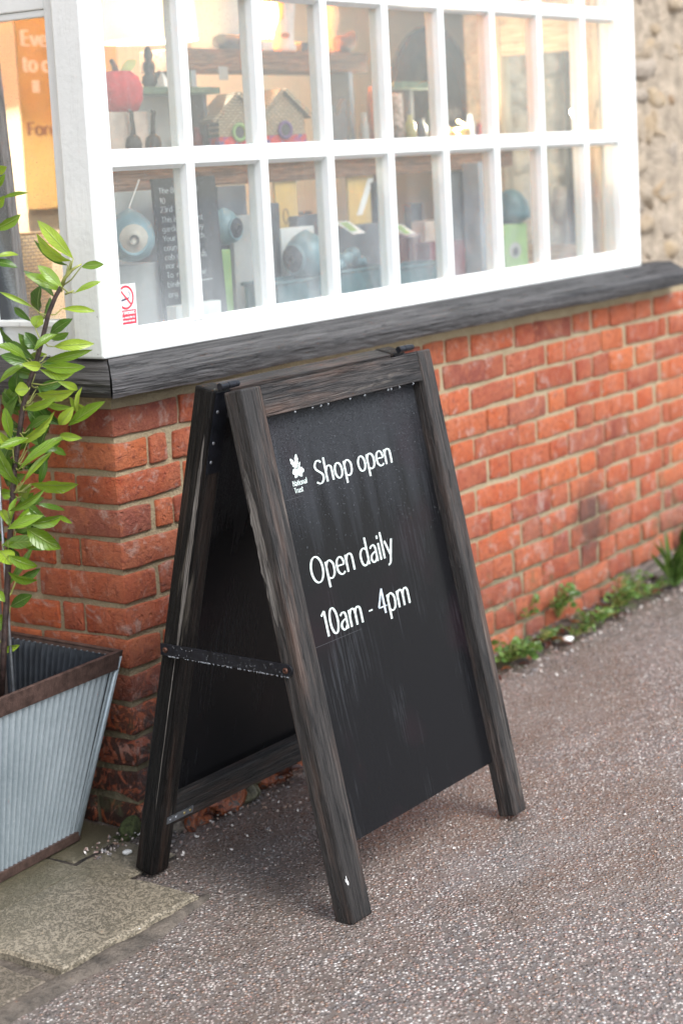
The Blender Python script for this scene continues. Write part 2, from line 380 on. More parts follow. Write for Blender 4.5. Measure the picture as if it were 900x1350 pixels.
def m_leaf(name, a, b, vein=(.32, .42, .10)):
    m, t = newmat(name); k = N(t)
    uv = k.n('ShaderNodeTexCoord').outputs['UV']; u = k.sep(uv)
    r = k.rand(); p = k.obj()
    c = k.ramp(r, [(0, tuple(x * .62 for x in a)), (.35, a), (1, b)])
    c = k.mix(k.math('MULTIPLY', k.ramp(k.noise(p, 60, 4, .7).outputs[0], [(.66, 0), (.72, 1)]), .35), c, (.22, .15, .05))
    c = k.mix(k.ramp(k.noise(p, 22, 3).outputs[0], [(.35, .35), (.7, 0)]), c, tuple(x * .55 for x in a))
    mid = k.ramp(k.math('ABSOLUTE', k.math('SUBTRACT', u[0], .5)), [(.015, 1), (.05, 0)])
    sv = k.math('FRACT', k.math('ADD', k.math('MULTIPLY', u[1], 8.0), k.math('MULTIPLY', k.math('ABSOLUTE', k.math('SUBTRACT', u[0], .5)), -4.0)))
    svr = k.ramp(sv, [(.0, 1), (.10, 0), (.90, 0), (1.0, 1)])
    c = k.mix(k.math('MULTIPLY', mid, .8), c, vein)
    c = k.mix(k.math('MULTIPLY', svr, .16), c, vein)
    h = k.math('SUBTRACT', k.math('MULTIPLY', mid, -.6), k.math('MULTIPLY', svr, .5))
    nrm = k.bump(h, .0022)
    bs = k.bsdf(c, .24, nrm, **{'Specular IOR Level': .6})
    tl = k.n('ShaderNodeBsdfTranslucent', {'Color': c}).outputs[0]
    k.out(k.n('ShaderNodeMixShader', {0: .28, 1: bs, 2: tl}).outputs[0]); return m
def m_emit(name, c, s):
    m, t = newmat(name); k = N(t)
    k.out(k.n('ShaderNodeEmission', {'Color': (*c, 1), 'Strength': s}).outputs[0]); return m
def m_shade(name, c, em, es):
    """lit fabric lamp shade"""
    m, t = newmat(name); k = N(t)
    d = k.n('ShaderNodeBsdfDiffuse', {'Color': (*c, 1)}).outputs[0]; tl = k.n('ShaderNodeBsdfTranslucent', {'Color': (*c, 1)}).outputs[0]
    k.out(k.n('ShaderNodeMixShader', {0: .6, 1: d, 2: tl}).outputs[0]); return m
def m_water():
    m, t = newmat('rain_water'); k = N(t)
    k.out(k.bsdf((.62, .65, .68), .05, None, **{'Transmission Weight': .72, 'IOR': 1.33, 'Specular IOR Level': .8})); return m
def m_weave(name, a, b, sc=90):
    m, t = newmat(name); k = N(t); p = k.gc()
    br = k.n('ShaderNodeTexBrick', {'Vector': p, 'Color1': (*a, 1), 'Color2': (*b, 1), 'Mortar': (a[0] * .2, a[1] * .2, a[2] * .2, 1), 'Scale': sc, 'Mortar Size': .06, 'Brick Width': .9, 'Row Height': .45})
    h = k.math('SUBTRACT', 1.0, br.outputs['Fac'])
    k.out(k.bsdf(br.outputs['Color'], .6, k.bump(h, .004))); return m
def m_stone():
    m, t = newmat('limestone_rubble'); k = N(t); p = k.pos(); r = k.rand()
    n1 = k.noise(p, 8, 5, .6, .5).outputs[0]; n2 = k.noise(p, 60, 5, .7).outputs[0]
    c = k.ramp(r, [(0, (.46, .34, .21)), (.3, (.46, .37, .27)), (.6, (.38, .32, .26)), (.85, (.50, .38, .24)), (1, (.34, .22, .13))])
    c = k.mix(k.ramp(n1, [(.42, 0), (.65, .6)]), c, (.52, .44, .35))
    c = k.mix(k.ramp(n2, [(.55, 0), (.72, .7)]), c, (.16, .13, .10))
    k.out(k.bsdf(c, .9, k.bump(k.math('ADD', n1, n2), .02))); return m

M = {}
M['brick'] = m_brick(); M['mortar'] = m_mortar(); M['white'] = m_white(); M['glass'] = m_glass()
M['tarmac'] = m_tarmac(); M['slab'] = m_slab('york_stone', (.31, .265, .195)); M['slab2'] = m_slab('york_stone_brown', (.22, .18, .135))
M['zinc'] = m_zinc(); M['panel'] = m_panel(); M['stone'] = m_stone(); M['water'] = m_water()
M['sill'] = m_wood('weathered_oak_sill', (.022, .020, .020), (.075, .070, .069), (.165, .157, .156), worn=.35, wc=(.20, .19, .185), bumpd=.0016, fl=.35, fc=1.7)
M['leg'] = m_wood('dark_stained_timber', (.010, .0085, .008), (.040, .034, .031), (.098, .086, .078), worn=.45, red=.3, wc=(.19, .165, .14))
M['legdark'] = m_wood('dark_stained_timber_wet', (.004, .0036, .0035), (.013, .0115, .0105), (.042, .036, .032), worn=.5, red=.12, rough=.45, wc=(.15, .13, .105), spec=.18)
M['shelfwood'] = m_wood('old_pine_shelf', (.13, .06, .03), (.28, .14, .075), (.40, .22, .13), rough=.6)
M['palewood'] = m_wood('pale_timber', (.66, .50, .32), (.76, .61, .42), (.82, .69, .50), rough=.6)
M['rustrim'] = plain('rusted_steel_rim', (.085, .052, .043), .5, .2, .35, 45, .0012)
M['blackmetal'] = plain('black_painted_steel', (.012, .013, .017), .35, 0, .3, 60, .0005, **{'Specular IOR Level': .22})
M['bolt'] = plain('rusty_bolt', (.10, .045, .03), .5, .6, .4, 200)
M['steel'] = plain('zinc_plate', (.45, .47, .50), .35, .9, .2, 90)
M['brass'] = plain('brass_screw', (.62, .50, .22), .3, 1.0, .2, 90)
M['letter'] = plain('white_vinyl_lettering', (.66, .75, .71), .45, 0, .14, 160)
M['letterworn'] = plain('worn_white_lettering', (.50, .56, .62), .45, 0, .35, 120)
M['leaf'] = m_leaf('laurel_leaf', (.22, .38, .026), (.44, .58, .06))
M['leafdark'] = m_leaf('laurel_leaf_old', (.09, .20, .026), (.17, .32, .04), (.24, .36, .09))
M['twig'] = plain('laurel_bark', (.05, .028, .023), .5, 0, .5, 70, .003)
M['greentwig'] = plain('green_twig', (.28, .30, .08), .5, 0, .25, 60)
M['weed'] = m_leaf('weed_leaf', (.07, .16, .025), (.19, .31, .07))
M['deadleaf'] = m_leaf('dead_leaf', (.10, .03, .018), (.28, .10, .03), (.20, .09, .04))
def m_litter():
    m, t = newmat('leaf_mould'); k = N(t); p = k.pos()
    n1 = k.noise(p, 34, 6, .7, .6).outputs[0]; n2 = k.noise(p, 9, 4).outputs[0]; n3 = k.noise(p, 130, 4, .7).outputs[0]
    c = k.ramp(n1, [(.34, (.018, .014, .011)), (.46, (.055, .036, .026)), (.56, (.12, .085, .065)), (.66, (.20, .17, .15))])
    c = k.mix(k.ramp(n2, [(.50, 0), (.60, .75)]), c, k.ramp(n3, [(.35, (.04, .055, .018)), (.65, (.12, .15, .045))]))
    k.out(k.bsdf(c, .65, k.bump(k.math('ADD', n1, n3), .02))); return m
M['litter'] = m_litter()
M['soil'] = plain('wet_soil', (.045, .033, .025), .6, 0, .5, 40, .02)
M['moss'] = plain('moss', (.07, .085, .025), .9, 0, .4, 90, .01)
M['cement'] = plain('cement_fillet', (.105, .086, .068), .75, 0, .35, 25, .008)
M['pebble'] = plain('pebble', (.40, .35, .31), .5, 0, .4, 60, .003)

# ------------------------------------------------------------------ lettering: strokes of a broad pen
def E_(cx, cy, rx, ry, a0, a1, n=18):
    return [(cx + rx * math.cos(R(a0 + (a1 - a0) * i / n)), cy + ry * math.sin(R(a0 + (a1 - a0) * i / n))) for i in range(n + 1)]
def cr(pts, n=7):
    P = [pts[0]] + list(pts) + [pts[-1]]; out = []
    for i in range(1, len(P) - 2):
        a, b, c, d = P[i - 1], P[i], P[i + 1], P[i + 2]
        for j in range(n):
            t = j / n
            out.append(tuple(.5 * ((2 * b[q]) + (-a[q] + c[q]) * t + (2 * a[q] - 5 * b[q] + 4 * c[q] - d[q]) * t * t + (-a[q] + 3 * b[q] - 3 * c[q] + d[q]) * t ** 3) for q in (0, 1)))
    return out + [tuple(pts[-1])]
GL = {
 'S': (.50, [cr([(.43, .90), (.33, 1.0), (.19, .98), (.09, .80), (.14, .63), (.27, .51), (.40, .38), (.43, .21), (.33, .04), (.19, 0.0), (.05, .09)])]),
 'h': (.50, [[(.09, 0), (.09, 1.08)], cr([(.09, .44), (.16, .62), (.27, .68), (.37, .62), (.40, .46), (.40, 0)])]),
 'o': (.50, [E_(.245, .34, .185, .34, 0, 360, 26)]),
 'p': (.52, [[(.09, -.32), (.09, .68)], cr([(.09, .50), (.18, .66), (.30, .68), (.42, .54), (.44, .34), (.40, .12), (.28, 0), (.16, .02), (.09, .08)])]),
 'e': (.47, [cr([(.07, .35), (.20, .36), (.41, .37), (.40, .55), (.32, .66), (.22, .67), (.11, .56), (.07, .36), (.10, .14), (.20, .02), (.31, 0), (.42, .07)])]),
 'n': (.50, [[(.09, 0), (.09, .68)], cr([(.09, .44), (.16, .62), (.27, .68), (.37, .62), (.40, .46), (.40, 0)])]),
 'O': (.70, [E_(.345, .5, .275, .5, 0, 360, 32)]),
 'd': (.52, [[(.43, 0), (.43, 1.08)], cr([(.43, .58), (.33, .67), (.21, .66), (.10, .52), (.08, .32), (.12, .10), (.22, 0), (.33, .04), (.43, .18)])]),
 'a': (.45, [cr([(.09, .58), (.20, .67), (.31, .65), (.36, .52), (.36, .3), (.36, 0)]), cr([(.36, .41), (.22, .37), (.10, .28), (.07, .14), (.14, .02), (.24, .02), (.36, .17)])]),
 'i': (.19, [[(.09, 0), (.09, .68)], [(.09, .86), (.09, .99)]]),
 'l': (.19, [[(.09, 0), (.09, 1.08)]]),
 'y': (.45, [[(.04, .68), (.23, .06)], cr([(.41, .68), (.23, .06), (.15, -.22), (.02, -.31)])]),
 '1': (.36, [[(.06, .84), (.22, 1.0)], [(.22, 1.0), (.22, 0)]]),
 '0': (.50, [E_(.245, .5, .185, .5, 0, 360, 28)]),
 'm': (.78, [[(.09, 0), (.09, .68)], cr([(.09, .44), (.16, .62), (.26, .68), (.35, .62), (.38, .46), (.38, 0)]), cr([(.38, .44), (.45, .62), (.55, .68), (.64, .62), (.67, .46), (.67, 0)])]),
 '-': (.30, [[(.05, .33), (.25, .33)]]),
 '4': (.50, [[(.35, 1.0), (.05, .30)], [(.03, .28), (.48, .28)], [(.35, 1.0), (.35, 0)]]),
 ' ': (.24, []),
 'N': (.58, [[(.09, 0), (.09, 1)], [(.09, 1), (.49, 0)], [(.49, 0), (.49, 1)]]),
 't': (.34, [cr([(.15, .92), (.15, .2), (.20, .03), (.32, .03)]), [(.02, .66), (.32, .66)]]),
 'T': (.50, [[(.02, .97), (.48, .97)], [(.25, 1), (.25, 0)]]),
 'r': (.36, [[(.09, 0), (.09, .68)], cr([(.09, .42), (.17, .62), (.34, .66)])]),
 'u': (.50, [cr([(.09, .68), (.09, .2), (.15, .04), (.27, .01), (.41, .2)]), [(.41, 0), (.41, .68)]]),
 's': (.36, [cr([(.30, .60), (.20, .68), (.09, .60), (.10, .45), (.20, .35), (.29, .24), (.27, .07), (.16, 0), (.04, .06)])]),
 'E': (.48, [[(.09, 0), (.09, 1)], [(.09, .97), (.42, .97)], [(.09, .52), (.38, .52)], [(.09, .03), (.44, .03)]]),
 'v': (.44, [[(.04, .68), (.22, 0)], [(.40, .68), (.22, 0)]]),
 'F': (.46, [[(.09, 0), (.09, 1)], [(.09, .97), (.42, .97)], [(.09, .52), (.38, .52)]]),
 'c': (.42, [cr([(.39, .58), (.28, .67), (.16, .64), (.08, .45), (.08, .24), (.16, .04), (.28, 0), (.40, .09)])]),
 'B': (.52, [[(.09, 0), (.09, 1)], cr([(.09, .97), (.30, .97), (.40, .78), (.30, .55), (.09, .53)]), cr([(.09, .53), (.34, .52), (.44, .28), (.34, .03), (.09, .03)])]),
 'g': (.50, [cr([(.40, .66), (.22, .67), (.09, .46), (.12, .2), (.26, .12), (.40, .3)]), cr([(.41, .68), (.41, .0), (.34, -.26), (.10, -.26)])]),
 'b': (.52, [[(.09, 0), (.09, 1.08)], cr([(.09, .50), (.18, .66), (.30, .68), (.42, .54), (.44, .34), (.40, .12), (.28, 0), (.16, .02), (.09, .1)])]),
 'w': (.66, [[(.04, .68), (.18, 0)], [(.18, 0), (.32, .6)], [(.32, .6), (.46, 0)], [(.46, 0), (.60, .68)]]),
 'W': (.80, [[(.04, 1), (.22, 0)], [(.22, 0), (.40, .9)], [(.40, .9), (.58, 0)], [(.58, 0), (.76, 1)]]),
 'Y': (.5, [[(.03, 1), (.25, .5)], [(.47, 1), (.25, .5)], [(.25, .5), (.25, 0)]]),
 '2': (.46, [cr([(.06, .84), (.18, 1), (.34, .96), (.38, .76), (.26, .44), (.06, .03)]), [(.05, .03), (.42, .03)]]),
 '3': (.44, [cr([(.06, .92), (.22, 1), (.36, .86), (.32, .62), (.16, .54), (.34, .46), (.40, .24), (.26, .01), (.05, .07)])]),
 'J': (.34, [cr([(.24, 1), (.24, .2), (.18, .02), (.02, 0)])]),
 'M': (.70, [[(.08, 0), (.12, 1)], [(.12, 1), (.35, .2)], [(.35, .2), (.58, 1)], [(.58, 1), (.62, 0)]]),
 'K': (.52, [[(.09, 0), (.09, 1)], [(.45, 1), (.10, .48)], [(.18, .58), (.48, 0)]]),
 'I': (.2, [[(.09, 0), (.09, 1)]]),
 'G': (.62, [cr([(.54, .86), (.38, 1), (.18, .92), (.07, .62), (.08, .32), (.22, .04), (.42, 0), (.55, .12)]), [(.55, 0), (.55, .45)]]),
}
def sweep(mb, pts, thick, thin, T, z, mi=0):
    """one pen stroke: pts in text units, T maps (x, y, z) to the world"""
    P = [Vector((a, b, 0)) for a, b in pts]; Q = [P[0]]
    for p in P[1:]:
        if (p - Q[-1]).length > 1e-4: Q.append(p)
    n = len(Q); vs = []
    closed = (Q[0] - Q[-1]).length < 2e-3
    for i in range(n):
        if closed: d = Q[(i + 1) % (n - 1)] - Q[(i - 1) % (n - 1)]
        else: d = Q[min(i + 1, n - 1)] - Q[max(i - 1, 0)]
        d.normalize(); wv = thin + (thick - thin) * abs(d.y) ** 1.2
        nn = Vector((-d.y, d.x, 0)) * wv / 2
        for s_ in (1, -1): vs.append(T((Q[i] + nn * s_).x, (Q[i] + nn * s_).y, z))
    mb.add(vs, [(2 * i, 2 * i + 1, 2 * i + 3, 2 * i + 2) for i in range(n - 1)], None, mi)
def text(mb, s, x0, x1, y0, cap, T, thick=.15, thin=.075, mi=0, lift=.00012, only=None):
    """string s from x0 to x1 on baseline y0 with capital height cap, in units of T"""
    wd = sum(GL[c][0] for c in s); sx = (x1 - x0) / wd; x = x0; kk = 0
    for ci, c in enumerate(s):
        a, st = GL[c]
        for pts in st:
            kk += 1
            if only is None or ci in only:
                sweep(mb, pts, thick, thin, lambda u, v, zz, x=x: T(x + u * sx, y0 + v * cap, zz), (kk % 4) * lift, mi)
        x += a * sx

# ------------------------------------------------------------------ the ground
def noisy(p, s, amp): return noise.noise(Vector(p) * s) * amp
mb = MB()
xs = [-60, -20, -6] + [-3 + .25 * i for i in range(33)] + [8, 20, 60]; ys = [-60, -20, -7] + [-4 + .2 * i for i in range(25)] + [3, 8, 20, 60]
for y in ys:
    for x in xs:
        near = max(0, 1 - max(abs(x - .7) / 4, abs(y + 1) / 3))
        mb.add([(x, y, noisy((x, y, 3), 1.3, .006) * near - .001)], [])
nx = len(xs)
for j in range(len(ys) - 1):
    for i in range(nx - 1): mb.f.append((j * nx + i, j * nx + i + 1, (j + 1) * nx + i + 1, (j + 1) * nx + i)); mb.mi.append(0)
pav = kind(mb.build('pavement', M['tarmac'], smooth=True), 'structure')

# stone slabs by the planter
pv = kind(bpy.data.objects.new('stone_paving', None), 'structure'); col.objects.link(pv)
def slab(x0, y0, x1, y1, z, mat, tilt=(0, 0)):
    m_ = MB(); n = 14; ring = []
    per = []
    for i in range(n): per.append((x0 + (x1 - x0) * i / n, y0))
    for i in range(n): per.append((x1, y0 + (y1 - y0) * i / n))
    for i in range(n): per.append((x1 - (x1 - x0) * i / n, y1))
    for i in range(n): per.append((x0, y1 - (y1 - y0) * i / n))
    cx_, cy_ = (x0 + x1) / 2, (y0 + y1) / 2
    top = []; low = []; bot = []
    for x, y in per:
        dx, dy = noisy((x, y, 1), 14, .012), noisy((x, y, 5), 14, .012)
        zz = z + tilt[0] * (x - cx_) + tilt[1] * (y - cy_)
        low.append((x + dx, y + dy, zz - .005)); bot.append((x + dx, y + dy, -.03))
        f = .008 / max(.02, math.hypot(x - cx_, y - cy_)); top.append((x + dx + (cx_ - x) * f, y + dy + (cy_ - y) * f, zz))
    L = len(per); m_.add(top + low + bot + [(cx_, cy_, z + .001)], [(i, (i + 1) % L, L * 3) for i in range(L)] + [(L + i, L + (i + 1) % L, (i + 1) % L, i) for i in range(L)] + [(2 * L + i, 2 * L + (i + 1) % L, L + (i + 1) % L, L + i) for i in range(L)])
    return m_.build('slab', mat, pv, smooth=False)
slab(-.66, -.382, -.262, -.075, .023, M['slab'])
slab(-1.22, -.375, -.69, .06, .013, M['slab2'], (.0, .01))
slab(-.665, -.06, -.235, .42, .010, M['slab'])
slab(-.245, -.175, -.085, -.02, .011, M['slab'])
slab(-.225, -.005, -.02, .34, .008, M['slab'])
slab(-1.22, .075, -.68, .5, .012, M['slab2'])
mb = MB()     # cement fillet along the slabs' outer edge
fp = []; n = 40
for i in range(n + 1):
    x = -1.25 + 1.02 * i / n
    a = -.385 + noisy((x, 0, 9), 9, .008); b = -.428 + noisy((x, 3, 2), 7, .018) + (.05 * max(0, (x + .42) / .2) if x > -.42 else 0)
    fp += [(x, a + .02, .004), (x, a + .004, .0115 + noisy((x, 1, 1), 12, .003)), (x, (a + b) / 2, .010 + noisy((x, 2, 8), 12, .004)), (x, b, -.004)]
mb.add(fp, [(4 * i + k, 4 * i + 4 + k, 4 * i + 5 + k, 4 * i + 1 + k)[::-1] for i in range(n) for k in range(3)])
mb.build('cement_fillet', M['cement'], pv, smooth=True)
mb = MB()     # pointing under and between the slabs
mb.box((-1.22, -.384, -.03), (-.25, .45, .0045)); mb.build('slab_bedding', M['cement'], pv)
mb = MB(); mb.box((-.2495, -.175, -.03), (-.085, .45, .0042)); mb.build('slab_bedding', M['soil'], pv)

# ------------------------------------------------------------------ the building
B = thing('shop_building', 'red brick shop with white paned bay window above a weathered timber sill', 'building', (0, 0, 0))
XR = 3.12
wall = MB()
wall.box((.0050, .0052, -.1), (XR, .11, .992)); wall.box((.0052, .1105, -.1), (.11, .56, .992))
wallo = wall.build('brick_wall', M['mortar'], B)
def rbox(lo, hi, r=.006, jit=.0035, seed=0, nx=3, ny=1, nz=1, freq=28, jx=1.0, jy=1.0):
    ax = []
    for a, b, n in zip(lo, hi, (nx, ny, nz)):
        ax.append([a] + [a + r + (b - a - 2 * r) * i / n for i in range(n + 1)] + [b])
    idx = {}; vs = []; fs = []
    L = [len(a) for a in ax]
    def vid(i, j, k):
        if (i, j, k) not in idx:
            p = Vector((ax[0][i], ax[1][j], ax[2][k]))
            q = Vector([min(max(p[c], lo[c] + r), hi[c] - r) for c in range(3)])
            d = p - q
            if d.length > 1e-9: p = q + d.normalized() * r
            nv = noise.noise_vector(p * freq + Vector((seed * 3.7, seed * 1.3, seed)))
            nv2 = noise.noise_vector(p * 8 + Vector((seed * 2.1, 7, seed)))
            nv = nv * jit + nv2 * jit * .8; p = p + Vector((nv.x * jx, nv.y * jy, nv.z))
            idx[(i, j, k)] = len(vs); vs.append(p)
        return idx[(i, j, k)]
    for i in range(L[0] - 1):
        for j in range(L[1] - 1):
            fs.append((vid(i, j, 0), vid(i, j + 1, 0), vid(i + 1, j + 1, 0), vid(i + 1, j, 0)))
            fs.append((vid(i, j, L[2] - 1), vid(i + 1, j, L[2] - 1), vid(i + 1, j + 1, L[2] - 1), vid(i, j + 1, L[2] - 1)))
        for k in range(L[2] - 1):
            fs.append((vid(i, 0, k), vid(i + 1, 0, k), vid(i + 1, 0, k + 1), vid(i, 0, k + 1)))
            fs.append((vid(i, L[1] - 1, k), vid(i, L[1] - 1, k + 1), vid(i + 1, L[1] - 1, k + 1), vid(i + 1, L[1] - 1, k)))
    for j in range(L[1] - 1):
        for k in range(L[2] - 1):
            fs.append((vid(0, j, k), vid(0, j, k + 1), vid(0, j + 1, k + 1), vid(0, j + 1, k)))
            fs.append((vid(L[0] - 1, j, k), vid(L[0] - 1, j + 1, k), vid(L[0] - 1, j + 1, k + 1), vid(L[0] - 1, j, k + 1)))
    return vs, fs
bseed = [0]
def brick(lo, hi, nx=3, ny=1, jit=.0035, face=0):
    bseed[0] += 1
    tl = rnd.uniform(-.0025, .0025)
    vs, fs = rbox(lo, hi, .0038, jit, bseed[0] * .618 % 50, nx, ny, 2, 38, .55 if face == 1 else 1.0, .5)
    cxm = (lo[0] + hi[0]) / 2
    vs = [Vector((v.x, v.y, v.z + tl * (v.x - cxm) / .1)) for v in vs]
    m_ = MB(); m_.add(vs, fs); return m_.build('brick', M['brick'], wallo, smooth=True)
patA = [(0, .218), (.231, .338), (.351, .565), (.578, .682), (.695, .912), (.925, 1.03), (1.043, 1.262), (1.275, 1.386), (1.399, 1.516), (1.529, 1.77), (1.782, 1.893), (1.906, 2.143), (2.158, 2.264), (2.279, 2.385), (2.400, 2.57), (2.592, 2.708), (2.731, 2.958), (2.972, 3.1)]
patB = [(0, .110), (.122, .180), (.193, .41), (.423, .53), (.543, .758), (.771, .88), (.893, 1.11), (1.123, 1.236), (1.249, 1.364), (1.377, 1.594), (1.605, 1.716), (1.728, 1.963), (1.976, 2.08), (2.093, 2.328), (2.346, 2.50), (2.52, 2.756), (2.778, 2.829), (2.843, 3.09)]
sideE = [(.134, .194), (.205, .36), (.373, .55)]; sideO = [(.27, .38), (.393, .55)]
for i in range(13):
    zb = .9015 - .075 * i + rnd.uniform(-.0015, .0015); h = .0632
    
    odd = i % 2
    for j, (a, b) in enumerate(patB if odd else patA):
        dx = rnd.uniform(-.006, .006) if a > .05 else 0; dx2 = dx + rnd.uniform(-.004, .003)
        zz0 = zb + rnd.uniform(-.002, .002); zz1 = zb + h + rnd.uniform(-.003, .002)
        low = max(0, (i - 6) / 6)
        jt = .0042 + .004 * low
        yo = rnd.uniform(-.0035, .0005)
        if a == 0:
            W_ = .258 if odd else .122
            brick((-.0015, -.0015, zb), (b + dx2, W_ + rnd.uniform(-.004, .004), zz1), 4 if not odd else 2, 2 if not odd else 4, jt, 1)
        else:
            brick((a + dx, yo, zz0), (b + dx2, yo + .075, zz1), 2 if b - a < .13 else 4, 1, jt)
    for a, b in (sideO if odd else sideE):
        dx = rnd.uniform(-.005, .005); xo = rnd.uniform(-.001, .002)
        xo -= .002; brick((xo, a + dx, zb), (xo + .075, b + dx, zb + h), 1, 2 if b - a < .13 else 4, .0034 + .003 * max(0, (i - 6) / 6), 1)

# ---- bay window
win = part_empty('bay_window', B)
GZ0, GZ1, GZ2 = 1.133, 1.489, 1.877        # pane bottoms and transom undersides
ZT = 2.32
YF = 0.0; GY = .021
def wbox(name, lo, hi, grain, mat='white', bev=.003, par=None):
    m_ = MB(); m_.box(lo, hi, None, grain); return m_.build(name, M[mat], par or win, bevel=bev)
cols = [(.057, .312)] + [(.340 + .28 * i, .592 + .28 * i) for i in range(7)] + [(2.301, 2.505)]
cols[7] = (2.300 - .28, 2.273)
# corner post in two boards, end post, head, bottom rail
wbox('corner_post', (-.018, -.004, 1.077), (.055, .082, ZT), 2, bev=.006)
wbox('end_post', (2.507, -.003, 1.077), (2.640, .07, ZT), 2, bev=.005)
wbox('bottom_rail', (.0552, .0, 1.077), (2.5068, .06, 1.128), 0, bev=.004)
wbox('head_rail', (.0552, .0, 2.232), (2.5068, .06, ZT - .002), 0)
wbox('head_beam', (-.03, -.03, ZT), (2.66, .56, ZT + .20), 0)
rows = [(1.128, 1.489), (1.521, 1.877), (1.909, 2.232)]
for (za, zb_) in ((1.489, 1.521), (1.877, 1.909)):
    for ci, (a, b) in enumerate(cols):     # transom bar lengths butt against the uprights
        x0 = .0555 if ci == 0 else cols[ci - 1][1] + .0285; x1 = 2.5065 if ci == 8 else b - .0003
        wbox('transom_bar', (x0, .0015, za), (x1, .045, zb_), 0, bev=.004)
for ci in range(8):
    x0 = cols[ci][1]
    wbox('glazing_bar', (x0, 0, 1.1285), (x0 + .028, .046, 2.2315), 2, bev=.004)
for ci, (a, b) in enumerate(cols):
    for (za, zb_) in rows:
        m_ = MB(); m_.box((a - .004, GY, za - .004), (b + .004, GY + .004, zb_ + .004)); m_.build('pane', M['glass'], win)
        # putty fillets round each pane give the bars their bevelled look
        for (p0, p1) in (((a, GY - .001, zb_), (b, GY - .001, zb_)), ((a, GY - .001, za), (b, GY - .001, za))):
            s_ = -1 if p0[2] == zb_ else 1; m_ = MB()
            m_.add([(p0[0], GY - .0005, p0[2]), (p1[0], GY - .0005, p1[2]), (p1[0], GY - .0005, p1[2] + s_ * .008), (p0[0], GY - .0005, p0[2] + s_ * .008), (p0[0], GY - .012, p0[2]), (p1[0], GY - .012, p1[2])],
                   [(4, 5, 2, 3), (0, 3, 2, 1), (4, 0, 1, 5), (0, 4, 3), (1, 2, 5)])
            m_.build('putty', M['white'], win)
# the bay's left side
wbox('side_stile', (.004, .0825, 1.077), (.05, .122, ZT), 2)
wbox('side_stile', (.004, .48, 1.077), (.05, .56, ZT), 2)
wbox('side_head_rail', (.006, .1225, 1.838), (.05, .4795, ZT - .003), 1)
wbox('side_bottom_rail', (.002, .1225, 1.077), (.05, .4795, 1.158), 1)
wbox('side_sill_bead', (-.012, .1225, 1.145), (.0015, .4795, 1.16), 1)
wbox('side_pane_bead', (.010, .1225, 1.822), (.03, .4795, 1.8375), 1)
m_ = MB(); m_.box((.024, .118, 1.154), (.028, .484, 1.842)); m_.build('pane', M['glass'], win)
# the bay's right return, pale timber inside
wbox('return_post', (2.575, .0705, 1.10), (2.64, .165, ZT), 2, 'palewood')
wbox('return_stile', (2.585, .325, 1.10), (2.635, .36, ZT), 2, 'palewood')
wbox('return_post', (2.575, .47, 1.10), (2.64, .54, ZT), 2, 'palewood')
wbox('return_rail', (2.58, .1655, 1.10), (2.637, .4695, 1.155), 1, 'palewood')
wbox('return_head', (2.58, .1655, 1.80), (2.637, .4695, ZT), 1, 'palewood')
wbox('return_lining', (2.50, .0605, 1.10), (2.5745, .085, ZT), 2, 'palewood')
wbox('return_sill_wall', (2.55, .0605, .992), (2.64, .56, 1.0995), 1, 'white')
for (a, b) in ((.165, .325), (.36, .47)):
    m_ = MB(); m_.box((2.608, a - .003, 1.15), (2.612, b + .003, 1.805)); m_.build('pane', M['glass'], win)

# ---- timber sill: front board and side board, mitred at the corner
def sill_board(name, axis, L0, L1, prof, mitre0, skew1, grain_seed, n=190):
    """prof: (out, z) outline going round the section; out is how far it stands in front of the wall"""
    m_ = MB(); k = len(prof)
    for i in range(n + 1):
        t = i / n
        for (o_, z_) in prof:
            l0 = L0 - o_ if mitre0 else L0
            l1 = L1 + skew1 * o_
            l = l0 + (l1 - l0) * t
            jz = noisy((l, o_ * 9, z_ * 9 + grain_seed), 4, .003) + noisy((l, o_, z_ * 30 + grain_seed), 30, .0012)
            jo = noisy((l + 5, o_ * 9, z_ * 4 + grain_seed), 6, .003) + noisy((l, z_ * 10, grain_seed), 26, .0022) + noisy((l * .3, z_ * 7, grain_seed + 4), 60, .0022)
            if o_ < .02: jz *= .2; jo = 0
            z2 = z_ + jz * (.45 if z_ > 1.03 else 1.0) ; o2 = o_ + jo
            p = (l, -o2, z2) if axis == 0 else (-o2, l, z2)
            m_.v.append(Vector(p)); m_.g.append(Vector((l, o_ * 1.0, z_)) + Vector((grain_seed, 0, 0))) 
    for i in range(n):
        for j in range(k):
            f = (i * k + j, i * k + (j + 1) % k, (i + 1) * k + (j + 1) % k, (i + 1) * k + j)
            m_.f.append(f if axis == 0 else f[::-1]); m_.mi.append(0)
    c0 = tuple(range(k)); c1 = tuple(n * k + j for j in range(k))
    m_.f.append(c0[::-1] if axis == 0 else c0); m_.mi.append(0); m_.f.append(c1 if axis == 0 else c1[::-1]); m_.mi.append(0)
    return m_.build(name, M['sill'], win, smooth=False)
prof = [(-.06, 1.0775), (.0, 1.0765), (.018, 1.068), (.04, 1.056), (.062, 1.044), (.071, 1.040), (.0742, 1.036), (.0755, 1.031), (.0752, 1.025), (.0758, 1.019), (.0742, 1.013), (.0735, 1.007), (.070, 1.000), (.05, .9975), (.0, .996), (-.06, .996)]
sill_board('sill_board', 0, -.0005, 2.87, prof, True, 0.0, 3.0)
sill_board('sill_board', 1, -.0005 + .006, .60, prof, True, 0.0, 11.0)

